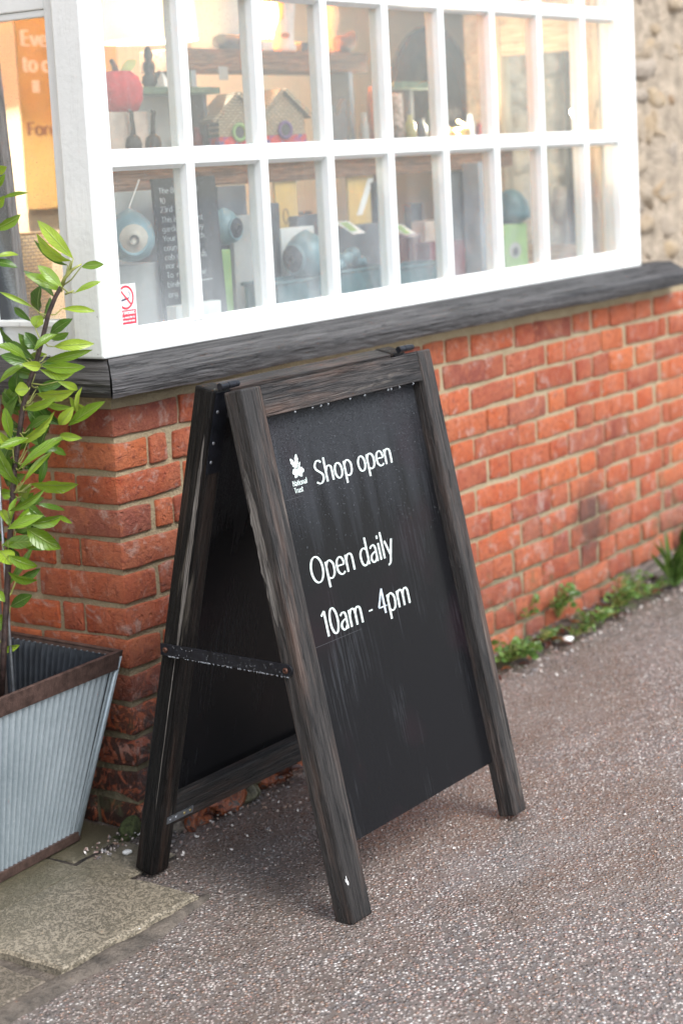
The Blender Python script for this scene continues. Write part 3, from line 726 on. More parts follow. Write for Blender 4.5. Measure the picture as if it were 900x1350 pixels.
# ---- rubble stone main wall behind the bay
sw = MB(); sw.box((2.665, .53, -.1), (6.2, .66, 3.0)); stm = plain('stone_mortar', (.50, .41, .31), .95, 0, .25, 18, .03)
swo = sw.build('stone_wall', stm, B)
sw = MB(); sw.box((-3.5, .565, -.1), (-.002, .66, 3.0)); sw.build('stone_wall', stm, B)
z = .86
while z < 2.3:
    h = rnd.uniform(.07, .135); x = 2.70 + rnd.uniform(-.02, .06)
    while x < 5.1:
        wd = rnd.uniform(.08, .24); hh = h * rnd.uniform(.7, 1.0); zo = rnd.uniform(0, h - hh)
        if rnd.random() < .86:
            bseed[0] += 1
            d = rnd.uniform(.0, .03)
            vs, fs = rbox((x, .520 + d * .5, z + zo), (x + wd, .60, z + zo + hh), .020, .036, bseed[0] * .37 % 50, 2, 1, 2, 13)
            m_ = MB(); m_.add(vs, fs); m_.build('stone', M['stone'], swo, smooth=True)
        x += wd + rnd.uniform(.012, .04)
    z += h + rnd.uniform(.008, .02)

# ---- the room behind the window
cream = plain('cream_wall_paint', (.78, .67, .51), .8, 0, .05, 3)
wbox('interior_wall', (-.9, 1.42, 0), (5.3, 1.5, 2.6), 0, par=B, bev=0).data.materials[0] = cream
wbox('interior_wall', (-1.0, .661, 0), (-.9, 1.5, 2.6), 1, par=B, bev=0).data.materials[0] = cream
wbox('interior_wall', (5.2, .661, 0), (5.3, 1.419, 2.6), 1, par=B, bev=0).data.materials[0] = cream
wbox('shop_ceiling', (-1.0, .561, 2.60), (5.3, 1.5, 2.7), 0, par=B, bev=0).data.materials[0] = cream
wbox('shop_floor', (-.9, .661, -.05), (5.2, 1.419, .05), 0, 'shelfwood', par=B, bev=0)
wbox('display_board', (.112, .0605, 1.06), (2.549, .56, 1.10), 0, 'palewood', par=B, bev=.002)

# ------------------------------------------------------------------ A-board
AL = Vector((-.205, -.725, 0))
A = thing('sandwich_board', 'dark timber A-frame shop sign with black panels standing on the wet pavement', 'sign', (.14, -.45, 0))
ex = Vector((1, 0, 0))
def frame(y0, z0, y1, z1):
    b = Vector((0, y0, z0)); t = Vector((0, y1, z1)); d = (t - b).normalized()
    n = Vector((0, -1, 0)); n = (n - d * n.dot(d)).normalized()
    return b, d, n
fb, fd, fn = frame(-.725, 0, -.522, 1.051)       # front face of the front frame; fn points to the street
bb, bd, bn = frame(-.207, 0, -.455, 1.041)       # street-side face of the back frame
FF = (fb, ex, fd, -fn)                            # local (x, s, depth behind the front face)
FB = (bb, ex, bd, -bn)
X0, X1 = -.205, .488
LEG = .044
def abox(name, F, lo, hi, grain, mat, bev=.003, par=A):
    m_ = MB(); m_.box(lo, hi, F, grain, off=Vector((0, 0, 0)) if name == 'sign_panel' else None); return m_.build(name, M[mat], par, bevel=bev)
# front frame
abox('leg', FF, (X0, .002, 0), (X0 + .066, 1.070, LEG), 1, 'leg', .004)
abox('leg', FF, (X1 - .053, .012, 0), (X1, 1.072, LEG), 1, 'leg', .004)
abox('rail', FF, (X0 + .0665, 1.006, .0015), (X1 - .0535, 1.0695, LEG - .002), 0, 'leg', .002)
pan = abox('sign_panel', FF, (X0 + .0665, .138, .030), (X1 - .0535, 1.0055, .037), 1, 'panel', .001)
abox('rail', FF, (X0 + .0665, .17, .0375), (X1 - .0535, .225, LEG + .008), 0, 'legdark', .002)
# back frame
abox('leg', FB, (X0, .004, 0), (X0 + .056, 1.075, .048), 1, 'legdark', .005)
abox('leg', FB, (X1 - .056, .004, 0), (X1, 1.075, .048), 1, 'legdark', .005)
abox('rail', FB, (X0 + .0565, 1.010, .002), (X1 - .0565, 1.073, .046), 0, 'leg', .002)
abox('rail', FB, (X0 + .0565, .106, .003), (X1 - .0565, .168, .046), 0, 'leg', .003)
abox('sign_panel', FB, (X0 + .0565, .1685, .026), (X1 - .0565, 1.0095, .033), 1, 'panel', .001)
# worn bare wood on the edges
M['bare'] = m_wood('bare_worn_wood', (.10, .088, .076), (.20, .18, .16), (.30, .275, .25), rough=.7)
def streak(F, x, s0, s1, d0, d1, wobble, side=True, wd=.004):
    """a sliver where the stain has worn off, lying on the leg's left face"""
    m_ = MB(); n = 26; vs = []; gs = []
    for i in range(n + 1):
        t = i / n; s = s0 + (s1 - s0) * t; e = math.sin(math.pi * t) ** .55
        c = d0 + (d1 - d0) * t
        a = c - wd * e * (1 + .5 * noise.noise(Vector((s * 40, wobble, 0)))); b = c + wd * e * (1 + .5 * noise.noise(Vector((s * 40, wobble, 5))))
        for q in (a, b):
            vs.append(F[0] + F[1] * (x - .0006) + F[2] * s + F[3] * q); gs.append(Vector((s, q, 0)))
    m_.add(vs, [(2 * i, 2 * i + 1, 2 * i + 3, 2 * i + 2) for i in range(n)], gs)
    return m_.build('worn_edge', M['bare'], A)
streak(FF, X0, .60, .92, .030, .030, 1, wd=.011)
streak(FB, X0, .50, .985, .009, .008, 2, wd=.0055)
streak(FB, X0, .15, .52, .012, .011, 3, wd=.0012)
# lettering on the front panel
def TP(x, s, z): return fb + ex * x + fd * s - fn * (.030 - .0004 - z)
def TPd(x, s, z): return fb + ex * x + fd * s - fn * (.030 - .0004 - z)
def line_of_words(st_, x0, x1, y0, cap, th, tn):
    i = 0
    for wd_ in st_.split(' '):
        idx = list(range(i, i + len(wd_))); i += len(wd_) + 1
        for grp, mt in (([q for q in idx if st_[q] != '4'], 'letter'), ([q for q in idx if st_[q] == '4'], 'letterworn')):
            if grp:
                l_ = MB(); text(l_, st_, x0, x1, y0, cap, TP, th, tn, only=grp); l_.build('lettering', M[mt], A)
line_of_words('Shop open', .011, .298, .8475, .0465, .098, .052)
line_of_words('Open daily', -.071, .231, .6555, .0525, .092, .050)
line_of_words('10am - 4pm', -.069, .256, .5455, .0520, .098, .052)
lt = MB(); text(lt, 'National', -.0665, -.0175, .8567, .0108, TP, .125, .09); text(lt, 'Trust', -.0655, -.0355, .8425, .0108, TP, .125, .09)
# oak sprig emblem: two upright lobed leaves, three lower ones, acorn twig
def oak(mb, bx, by, L, ang, wd, k):
    out = []; n = 30; d = Vector((math.cos(R(ang)), math.sin(R(ang)))); p_ = Vector((-d.y, d.x))
    for side in (1, -1):
        rng = range(n + 1) if side == 1 else range(n, -1, -1)
        for i in rng:
            t = i / n; prof_ = math.sin(math.pi * min(1, t ** .8)) ** .6 * (.62 + .38 * t) * (1 + .16 * math.sin(t * 21))
            q = Vector((bx, by)) + d * L * t + p_ * side * wd * prof_; out.append(q)
    m = len(out); c = Vector((bx, by)) + d * L * .5
    mb.add([TP(q.x, q.y, k * .00012) for q in out] + [TP(c.x, c.y, k * .00012)], [(i, (i + 1) % m, m) for i in range(m)])
oak(lt, -.0445, .8915, .025, 123, .0066, 1); oak(lt, -.0420, .8925, .027, 78, .0072, 2); oak(lt, -.0385, .8885, .017, 52, .0030, 3)
oak(lt, -.0425, .8875, .0175, 196, .0075, 1); oak(lt, -.0415, .8865, .0185, 228, .0068, 2); oak(lt, -.0400, .8870, .0205, -12, .0082, 1); oak(lt, -.0400, .8855, .0165, -52, .0066, 3)
sweep(lt, [(-.0420, .8935), (-.0405, .886), (-.0405, .8745)], .0016, .0012, TP, .0004)
lt.build('emblem', M['letter'], A)
# panel joint lines left by old stickers
M['seam'] = plain('sticker_edge', (.045, .045, .05), .4)
for (s, xa, xb) in ((.8335, -.13, -.045), (.5335, -.12, .06)):
    m_ = MB(); m_.box((xa, s, .0297), (xb, s + .0007, .0300), FF); m_.build('seam', M['seam'], A)
# stay straps, bolts
for xs_ in (X0 - .0045, X1 + .0005):
    pts = []; p0 = Vector((0, -.278, .508)); p1 = Vector((0, -.613, .499)); d = (p1 - p0).normalized(); u = Vector((0, -d.z, d.y)) * -1
    fr = (Vector((xs_, 0, 0)) + Vector((0, p0.y, p0.z)), d, Vector((0, d.z, -d.y)) * -1, ex)
    L = (p1 - p0).length; r = .0125; poly = [(0, -r), (L - r, -r)] + [(L - r + r * math.sin(R(a)), -r * math.cos(R(a))) for a in range(15, 180, 15)] + [(L - r, r), (0, r)]
    m_ = MB(); m_.prism(poly, fr, 0, .004); st_ = m_.build('stay_strap', M['blackmetal'], A, bevel=.0008)
    side = -1 if xs_ < 0 else 1
    for l in (.014, L - .016):
        c = fr[0] + d * l + ex * (0 if side < 0 else .004)
        m_ = MB(); m_.lathe(c, [(.0062, 0), (.0062, .002), (.0048, .0042), (.0022, .0048), (.0015, .0035)], 14, ax=(side, 0, 0)); m_.build('bolt', M['bolt'], st_, smooth=True)
# mending plate with screws on the back frame's foot rail
m_ = MB(); tiltp = 0
fr = (bb + ex * (X0 + .025) + bd * .1205 + bn * .0035, ex, bd, bn)
m_.box((0, 0, -.0025), (.085, .015, 0), fr); pl = m_.build('mending_plate', M['steel'], A)
for i, xx in enumerate((.010, .028, .056, .075)):
    m_ = MB(); m_.lathe(fr[0] + ex * xx + bd * .0075, [(.0035, 0), (.0032, .001), (.001, .0016), (.0008, .001)], 12, ax=bn); m_.build('screw', M['brass' if i > 1 else 'steel'], pl, smooth=True)
# hinges at the top
for hx in (X0 + .004, X1 - .062 + .012):
    c = Vector((hx, -.4685, 1.054)); hl_ = .058
    m_ = MB()
    for (a, b, r) in ((0, .4, .0072), (.42, .8, .0072), (.82, 1, .0066)):
        m_.tube([c + ex * hl_ * a, c + ex * hl_ * b], r, 14)
    hg = m_.build('hinge_barrel', M['blackmetal'], A, bevel=.0008)
    m_ = MB(); m_.box((hx + .004, .90, -.0025), (hx + .046, 1.07, -.0002), FB); lf = m_.build('hinge_leaf', M['blackmetal'], A)
    m_ = MB(); m_.box((hx + .004, .90, LEG + .0002), (hx + .046, 1.066, LEG + .0025), FF); lf2 = m_.build('hinge_leaf', M['blackmetal'], A)
    for s in (.925, .965, 1.03):
        m_ = MB(); m_.lathe(bb + ex * (hx + .014) + bd * s + bn * .0024, [(.0038, 0), (.0034, .0012), (.001, .0018), (.0006, .001)], 10, ax=bn); m_.build('screw', M['steel'], lf, smooth=True)
# rain on the board
def drops(mb, T, n, xr, sr, rr, keep):
    for i in range(n):
        x, s = rnd.uniform(*xr), rnd.uniform(*sr)
        if not keep(x, s): continue
        r = rr[0] + (rr[1] - rr[0]) * rnd.random() ** 3
        c = T(x, s, 0); vs = []; m = 6
        for (h, q) in ((0, 1.0), (.45, .8)):
            for k in range(m):
                a = 2 * math.pi * k / m
                vs.append(T(x + r * q * math.cos(a), s + r * q * 1.15 * math.sin(a), r * h))
        vs.append(T(x, s, r * .68))
        mb.add(vs, [(k, (k + 1) % m, m + (k + 1) % m, m + k) for k in range(m)] + [(m + k, m + (k + 1) % m, 2 * m) for k in range(m)])
mb = MB()
drops(mb, lambda x, s, z: fb + ex * x + fd * s - fn * (.030 - .0001 - z), 5200, (-.13, .43), (.60, 1.0), (.0005, .0014), lambda x, s: rnd.random() < ((s - .60) / .4) ** 1.6)
M['wetdrop'] = plain('dark_water_bead', (.05, .056, .064), .08, 0, .1, 30, **{'Specular IOR Level': .5})
kind(mb.build('raindrop', M['wetdrop'], A, smooth=True), 'stuff'); mb = MB()
def bead(mb, c, r):
    m = 7; vs = []
    for (h, q) in ((1, .3), (.6, .85), (0, 1), (-.6, .8), (-1.1, .35)):
        for k in range(m): vs.append(c + Vector((math.cos(2 * math.pi * k / m) * r * q, math.sin(2 * math.pi * k / m) * r * q, h * r)))
    fs = [(i * m + (k + 1) % m, i * m + k, (i + 1) * m + k, (i + 1) * m + (k + 1) % m) for i in range(4) for k in range(m)] + [tuple(range(m)), tuple(4 * m + k for k in range(m))[::-1]]
    mb.add(vs, fs)
for x in (.05, .075, .02, .155, .30, .312, .345, -.04, .21, .40):
    bead(mb, fb + ex * x + fd * 1.0035 - fn * .006, .0026)
for i in range(90):     # a row of drops under the strap
    t = rnd.uniform(.05, .97); p = Vector((X0 - .0035, -.278 + (-.335) * t, .508 - .009 * t - .0128)); bead(mb, p, rnd.uniform(.0009, .0022))
for i in range(60):
    t = rnd.uniform(.1, .95); p = Vector((X0 - .0048, -.278 + (-.335) * t, .508 - .009 * t + rnd.uniform(-.011, .010))); bead(mb, p, rnd.uniform(.0005, .0011))
kind(mb.build('raindrop', M['water'], A, smooth=True), 'stuff')
# splash of bird lime on the front leg
m_ = MB(); W1 = plain('bird_lime', (.8, .8, .78), .6)
for (x, s, rx, rs) in ((X0 + .008, .084, .0026, .0045), (X0 + .0065, .092, .0010, .007), (X0 + .003, .090, .0009, .004)):
    m_.add([fb + ex * (x + rx * math.cos(a * .628)) + fd * (s + rs * math.sin(a * .628)) + fn * .0006 for a in range(10)], [tuple(range(10))])
m_.build('lime_splash', W1, A)

# ------------------------------------------------------------------ planter
PA, PB_, PD = Vector((-.058, -.030, .44)), Vector((-.512, -.054, .44)), Vector((-.034, .385, .44))
PC = PB_ + (PD - PA)
BZ = .012
bA, bB, bD = Vector((-.128, .068, BZ)), Vector((-.446, .044, BZ)), Vector((-.100, .310, BZ)); bC = bB + (bD - bA)
P = thing('planter', 'tapered corrugated zinc planter with rusty brown rim against the brick corner', 'planter', (-.27, .17, BZ))
def cface(name, t0, t1, b0, b1, inset=0.0, ridges=22, amp=.0125, mat='zinc', flip=False):
    m_ = MB(); nu = ridges * 10; nv = 10; 
    nrm = ((t1 - t0).cross(b0 - t0)).normalized(); sgn = 1.0 if nrm.dot((t0 + t1) / 2 - Vector((-.27, .17, .44))) > 0 else -1.0
    for j in range(nv + 1):
        v = j / nv
        for i in range(nu + 1):
            u = i / nu
            p = (t0 + (t1 - t0) * u) * (1 - v) + (b0 + (b1 - b0) * u) * v
            ph = abs(math.sin(math.pi * u * ridges)) ** .8 - 1.0
            p = p + nrm * sgn * (ph * amp - .002 - inset)
            m_.v.append(p); m_.g.append(Vector((u, v, 0)))
    for j in range(nv):
        for i in range(nu):
            f = (j * (nu + 1) + i, j * (nu + 1) + i + 1, (j + 1) * (nu + 1) + i + 1, (j + 1) * (nu + 1) + i)
            m_.f.append(f[::-1] if flip else f); m_.mi.append(0)
    return m_.build(name, M[mat], P, smooth=True)
dz = Vector((0, 0, -.012)); uz = Vector((0, 0, .012))
cface('corrugated_side', PA + dz, PB_ + dz, bA + uz, bB + uz)
cface('corrugated_side', PB_ + dz, PC + dz, bB + uz, bC + uz)
cface('corrugated_side', PC + dz, PD + dz, bC + uz, bD + uz)
cface('corrugated_side', PD + dz, PA + dz, bD + uz, bA + uz)
for (t_, b_) in ((PA, bA), (PB_, bB), (PC, bC), (PD, bD)):
    m_ = MB(); c_ = Vector((-.27, .17, 0)); i1 = (c_ - Vector((t_.x, t_.y, 0))).normalized() * .004; m_.tube([t_ + dz + i1, b_ + uz + i1], .0062, 10); m_.build('corner_seam', M['zinc'], P, smooth=True)
M['innerskin'] = plain('dark_inner_skin', (.022, .026, .032), .55, 0, .3, 30)  # inner skin added to make the planter's inside darker than the zinc
for (a_, b_, c_, d_) in ((PA, PB_, bA, bB), (PB_, PC, bB, bC), (PC, PD, bC, bD), (PD, PA, bD, bA)):
    cface('inner_skin', a_ + dz, b_ + dz, c_ + uz, d_ + uz, inset=.012, mat='innerskin')
def band(name, tops, h, th, lip, slope):
    """a mitred angle-iron ring: outer skirt and a flat lip"""
    m_ = MB(); c = sum(tops, Vector()) / 4; k = 4
    def ins(p, q): d = c - p; d.z = 0; return p + d.normalized() * q
    rings = [[ins(p, -.006) for p in tops], [ins(p, -.006 + slope) + Vector((0, 0, -h)) for p in tops], [ins(p, slope) + Vector((0, 0, -h)) for p in tops],
             [ins(p, .002) + Vector((0, 0, -th)) for p in tops], [ins(p, lip) + Vector((0, 0, -th)) for p in tops], [ins(p, lip) + Vector((0, 0, 0)) for p in tops]]
    for r_ in rings:
        for p in r_: m_.v.append(p); m_.g.append(p.copy())
    n = len(rings)
    for i in range(n):
        for j in range(4):
            f = (i * 4 + j, i * 4 + (j + 1) % 4, ((i + 1) % n) * 4 + (j + 1) % 4, ((i + 1) % n) * 4 + j); m_.f.append(f); m_.mi.append(0)
    return m_.build(name, M['rustrim'], P, bevel=.0012)
band('rim', [PA, PB_, PC, PD], .042, .005, .010, .012)
inner = MB(); ti = [p + Vector((0, 0, -.005)) for p in (PA, PB_, PC, PD)]; c_ = sum(ti, Vector()) / 4
tl_ = [p + ((c_ - p).normalized() * .011) for p in ti]; lo_ = [p + (c_ - p).normalized() * .022 + Vector((0, 0, -.033)) for p in ti]
inner.add(tl_ + lo_, [(j, (j + 1) % 4, 4 + (j + 1) % 4, 4 + j) for j in range(4)]); inner.build('rim_lining', M['rustrim'], P)
band('foot_band', [p + Vector((0, 0, .022)) for p in (bA, bB, bC, bD)], .022, .004, .006, .004)
sl = MB(); sp = [PA.lerp(bA, .36), PB_.lerp(bB, .36), PC.lerp(bC, .36), PD.lerp(bD, .36)]
nS = 10
for j in range(nS + 1):
    for i in range(nS + 1):
        ui, vj = .09 + .82 * i / nS, .09 + .82 * j / nS; p = (sp[0].lerp(sp[1], ui)).lerp(sp[3].lerp(sp[2], ui), vj); p.z += noisy((p.x, p.y, 4), 16, .02); sl.v.append(p); sl.g.append(p.copy())
for j in range(nS):
    for i in range(nS): sl.f.append((j * (nS + 1) + i, j * (nS + 1) + i + 1, (j + 1) * (nS + 1) + i + 1, (j + 1) * (nS + 1) + i)[::-1]); sl.mi.append(0)
sl.build('soil', M['soil'], P, smooth=True)

# ------------------------------------------------------------------ laurel in the planter
PLN = Vector((FWD.x, FWD.y, 0)).normalized(); PL0 = Vector((-.20, .10, 0))      # upright plane through the planter's middle, facing the photographer
def pl(px, py, dd=0.0):
    d = ray(px, py); t = ((PL0 + PLN * dd - CAM).dot(PLN)) / d.dot(PLN); return CAM + d * t
LA = thing('laurel_shrub', 'leafy green laurel shrub growing out of the zinc planter', 'shrub', (-.25, .17, .27))
stem_px = [(2, 920), (6, 850), (9, 790), (12, 730), (15, 690), (17, 650), (20, 615), (26, 570), (31, 535), (39, 505), (48, 478), (56, 448), (64, 415), (73, 392), (81, 378)]
sp_ = [pl(a, b) for a, b in stem_px]
mb = MB(); mb.tube(sp_, [.0072 - .0026 * i / 14 for i in range(15)], 9); mb.build('stem', M['twig'], LA, smooth=True)
mb = MB(); mb.tube([pl(81, 378), pl(86, 366), pl(96, 355), pl(108, 348)], [.0048, .004, .0034, .0018], 7); mb.tube([pl(86, 388), pl(98, 383)], [.0025, .0015], 6)
mb.tube([pl(93, 357), pl(97, 340)], [.002, .0012], 6); mb.build('twig', M['greentwig'], LA, smooth=True)
def leaf_mesh(mb, b, t, wd, bend, roll, cup, view, n=9, curl=0.0):
    """leaf from base b to tip t; width wd; arches by bend along its face normal"""
    ax = (t - b); L = ax.length; ax.normalize()
    side = ax.cross(view).normalized(); nrm = side.cross(ax).normalized()
    if nrm.dot(view) > 0: nrm = -nrm
    s2 = side * math.cos(roll) + nrm * math.sin(roll); n2 = s2.cross(ax).normalized()
    if n2.dot(nrm) < 0: n2 = -n2
    o = len(mb.v)
    for i in range(n + 1):
        u = i / n
        pr = math.sin(math.pi * u ** 1.08) ** .85 + .02
        if i == n: pr = .015
        arch = 4 * u * (1 - u)
        c = b + ax * L * u + n2 * bend * arch - n2 * curl * u * u
        for j in range(5):
            v = (j - 2) / 2
            p = c + s2 * v * wd / 2 * pr + n2 * cup * wd * abs(v) ** 1.4 * pr + n2 * .05 * wd * math.sin(u * 16 + v * 3) * abs(v) * pr
            mb.v.append(p); mb.g.append(Vector(((j / 4), u, 0)))
    for i in range(n):
        for j in range(4):
            mb.f.append((o + i * 5 + j, o + i * 5 + j + 1, o + (i + 1) * 5 + j + 1, o + (i + 1) * 5 + j)); mb.mi.append(0)
def leaf_build(mb, name, mat, parent):
    o = mb.build(name, mat, parent, smooth=True)
    uv = o.data.uv_layers.new(name='uv'); gs = mb.g
    for lp in o.data.loops: uv.data[lp.index].uv = (gs[lp.vertex_index].x, gs[lp.vertex_index].y)
    return o
# base x,y  tip x,y  width px  (d = older dark leaf)
fr2 = random.Random(21); FILL = ''
for i in range(24):
    y_ = fr2.uniform(425, 770); xs2 = 60 - (y_ - 425) * .17 if y_ < 640 else 16
    s2_ = fr2.choice((-1, 1, 1)); a_ = fr2.uniform(-.9, .8); L_ = fr2.uniform(26, 48)
    FILL += '|%d %d %d %d %d d' % (xs2 + s2_ * 5, y_, xs2 + s2_ * (5 + L_ * math.cos(a_)), y_ + L_ * math.sin(a_) * -1, fr2.uniform(10, 15))
for i in range(9):     # fresh leaves that hang in front of the stem
    y_ = fr2.uniform(455, 760); xs2 = 58 - (y_ - 425) * .17 if y_ < 640 else 17
    s2_ = fr2.choice((-1, 1)); a_ = fr2.uniform(-.5, 1.1); L_ = fr2.uniform(32, 54)
    FILL += '|%d %d %d %d %d f' % (xs2 - s2_ * 6, y_, xs2 + s2_ * L_ * math.cos(a_), y_ - L_ * math.sin(a_), fr2.uniform(10, 15))
LEAVES = '''97 341 51 291 17|94 344 47 314 15|90 350 45 322 9 d|107 352 137 348 11|99 386 134 371 7|82 384 33 362 13|82 378 50 350 14|72 392 34 356 11 d
-10 303 27 282 14|-12 224 10 219 13|2 262 38 254 6|-8 340 26 335 6|-12 346 24 353 12 d|44 405 0 385 6|-8 248 6 232 9|-8 272 6 258 12
82 407 126 411 9|53 415 52 377 21 d|58 417 68 392 12 d|42 424 15 403 9 d|47 433 53 415 16|66 441 92 420 13 d|66 447 92 437 11 d|71 457 124 453 14|60 476 118 463 10
56 483 113 483 15|53 487 102 496 14|37 469 -2 427 10 d|51 462 33 438 14 d|62 467 35 470 9|36 475 -6 456 15|54 483 34 481 11|47 493 20 488 14 d|34 482 -2 500 10
22 520 24 489 19 d|39 513 20 514 15|48 513 84 504 13 d|48 519 95 522 17|58 527 96 536 9|76 503 106 514 9|92 523 121 543 14|90 561 141 529 14|78 560 96 538 14|26 548 3 512 16 d|28 536 2 520 10 d|103 545 108 510 9
18 584 74 551 13|15 578 6 538 13|17 593 -4 570 11|24 640 -4 586 16|22 596 44 558 14 d|26 618 89 574 11|31 636 69 594 8|40 638 104 636 21|42 639 26 657 16|79 573 105 578 10|53 594 69 558 14 d|2 650 18 649 13|14 692 23 655 9|16 693 45 667 9
36 690 84 680 14|79 681 95 690 6|35 696 79 724 21|3 718 51 713 18|14 721 30 741 16 d|0 726 16 745 22|12 772 44 720 8 d|34 671 53 656 11 d|46 664 88 672 6 d|13 694 1 668 9|18 602 10 642 13 d|30 560 20 600 14 d|52 640 62 600 9 d|25 520 2 560 14 d
-3 859 27 851 10|14 800 44 784 16 d|-4 836 4 808 13|-3 778 6 793 9|28 655 60 690 15 d|20 700 42 690 13 d|60 590 88 600 10 d''' + FILL + '''|30 620 8 600 12 d|40 565 66 548 12 d|5 610 16 585 12 d|36 540 62 570 14 d|10 560 26 590 13 d|28 505 6 530 13 d|44 530 66 553 14 d|12 640 34 625 13 d|20 670 46 650 12 d'''
for ent in LEAVES.replace('\n', '|').split('|'):
    f = ent.split(); bx, by, tx, ty, wd = map(float, f[:5]); old = len(f) > 5 and f[5] == 'd'; front = len(f) > 5 and f[5] == 'f'
    dd0 = rnd.uniform(-.03, .03) + (.045 if old else -.04 if front else -.01); dd1 = dd0 + rnd.uniform(-.05, .04)
    b = pl(bx, by, dd0); t = pl(tx, ty, dd1); L = (t - b).length
    mb = MB(); leaf_mesh(mb, b, t, wd / 590 * rnd.uniform(.98, 1.22), rnd.uniform(.0, .13) * L, rnd.uniform(-.85, .85), rnd.uniform(.05, .30), FWD, curl=rnd.uniform(-.06, .22) * L)
    lfo = leaf_build(mb, 'leaf', M['leafdark' if old else 'leaf'], LA)
    # leaf stalk back to the stem
    near = min(sp_, key=lambda q: (q - b).length + (.0 if q.z < b.z + .02 else .04))
    if (near - b).length < .09:
        mid = near.lerp(b, .5) + Vector((0, 0, -.006)); pet = MB(); pet.tube([near, mid, b, b.lerp(t, .06)], [.0019, .0016, .0013, .0008], 5); pet.build('stalk', M['greentwig'], lfo, smooth=True)
mb = MB(); s0, s1 = pl(19, 925, .02), pl(-4, 590, .03); mb.tube([s1, s1.lerp(s0, .5), s0, s0 + (s0 - s1).normalized() * .05], .0035, 8)
tag(mb.build('plant_stake', M['steel'], smooth=True), 'thin grey metal stake pushed into the planter beside the laurel stem', 'stake')
mb = MB(); c0 = pl(-2, 523, .05); c1 = pl(-9, 700, .06); c2 = Vector((c1.x, c1.y, .30)); mb.tube([c0, c0.lerp(c1, .02), c1, c2], [.004, .0062, .0062, .0062], 9)
tag(mb.build('garden_cane', plain('grey_cane', (.22, .18, .165), .6), smooth=True), 'thick pinkish grey cane standing among the laurel leaves', 'cane')

# ------------------------------------------------------------------ window display
ZS2 = 1.525                                   # top of the long pine shelf
M['greyboard'] = plain('grey_painted_board', (.30, .33, .38), .6, 0, .1, 20)
M['greyboard2'] = plain('slate_grey_card', (.115, .125, .14), .7, 0, .15, 20)
M['bluepod'] = plain('duck_egg_ceramic', (.16, .27, .31), .35, 0, .15, 25)
M['teal'] = plain('teal_glaze', (.04, .115, .135), .35, 0, .25, 25)
M['wicker'] = m_weave('wicker', (.46, .36, .24), (.36, .27, .17), 62)
M['wicker2'] = m_weave('orange_wicker', (.58, .36, .14), (.44, .25, .09), 50)
M['red'] = plain('crimson_felt', (.48, .03, .045), .85, 0, .15, 40, .002)
M['iron'] = plain('cast_iron', (.03, .025, .024), .45, .3, .3, 60, .001)
M['box'] = plain('pale_crate_wood', (.50, .40, .34), .7, 0, .2, 14)
M['boxgrey'] = plain('pale_grey_box', (.36, .365, .35), .7, 0, .12, 12)
M['whitec'] = plain('white_card', (.74, .75, .74), .6, 0, .05, 10)
M['dkbox'] = plain('dark_box', (.035, .04, .05), .45, 0, .3, 30)
M['maroon'] = plain('maroon_box', (.16, .018, .03), .45, 0, .25, 30)
M['lime'] = plain('lime_card', (.26, .42, .15), .6, 0, .12, 12)
M['yellow'] = plain('yellow_card', (.62, .42, .14), .65, 0, .1, 10)
M['ochre'] = plain('ochre_banner_cloth', (.34, .26, .095), .8, 0, .08, 8)
M['green'] = plain('green_paint', (.07, .12, .07), .6, 0, .25, 30)
M['chalkboard'] = plain('chalkboard_slate', (.035, .038, .042), .7, 0, .25, 10)
M['chalk'] = plain('chalk', (.55, .58, .60), .9, 0, .35, 300)
M['birch'] = plain('birch_bark', (.44, .37, .33), .8, 0, .55, 60, .004)
M['brownframe'] = plain('brown_woven_frame', (.11, .055, .034), .6, 0, .3, 40, .004)
M['mirror'] = plain('old_mirror', (.10, .065, .042), .5, 0, .5, 14)
M['orange'] = m_shade('orange_glass_shade', (.85, .36, .08), None, 0)
M['shade'] = m_shade('cream_lamp_shade', (.93, .86, .72), None, 0)
M['bulb'] = m_emit('lamp_bulb', (1, .80, .45), 60)
M['fairy'] = m_emit('fairy_light', (1, .70, .30), 25)
def ubox(name, x0, x1, y0, y1, z0, z1, mat, label, cat, bev=.003, grain=0, group=None):
    m_ = MB(); m_.box((x0, y0, z0), (x1, y1, z1), None, grain); return tag(m_.build(name, M[mat], bevel=bev), label, cat, group)
def pbox(name, par, lo, hi, mat, grain=0, bev=.002):
    m_ = MB(); m_.box(lo, hi, None, grain); return m_.build(name, M[mat], par, bevel=bev)

# shelving: the long pine shelf on brackets, and the upper unit with grey uprights
sh = thing('display_shelf', 'long brown pine shelf running across the window behind the middle bars', 'shelf', (1.3, .38, 1.10))
pbox('shelf_board', sh, (.39, .30, 1.430), (2.34, .46, ZS2), 'shelfwood')
for x in (.62, 1.62, 2.29): pbox('upright', sh, (x, .36, 1.1005), (x + .03, .44, 1.4295), 'shelfwood', 2)
su = thing('shelf_unit', 'upper pine shelf on grey painted uprights above the wicker birdhouses', 'shelf', (1.3, .5, ZS2))
pbox('shelf_board', su, (.935, .50, 1.742), (1.815, .66, 1.80), 'shelfwood')
for px_ in (255, 462):
    p = at(px_, 130, Y=.50); pbox('upright', su, (p.x, .502, ZS2 + .0005), (p.x + .022, .62, 1.7415), 'greyboard', 2)
for x in (.96, 1.76): pbox('upright', su, (x, .624, ZS2 + .0005), (x + .03, .65, 1.7415), 'greyboard', 2)
gs = thing('small_shelf', 'short dark green shelf on a pale board beside the red felt pumpkin', 'shelf', (.8, .40, ZS2))
pbox('shelf_board', gs, (.60, .40, 1.672), (.955, .49, 1.690), 'green')
pbox('upright', gs, (.70, .4795, ZS2 + .0005), (.90, .489, 1.6715), 'boxgrey', 2); pbox('upright', gs, (.905, .42, ZS2 + .0005), (.92, .479, 1.6715), 'greyboard2', 2)
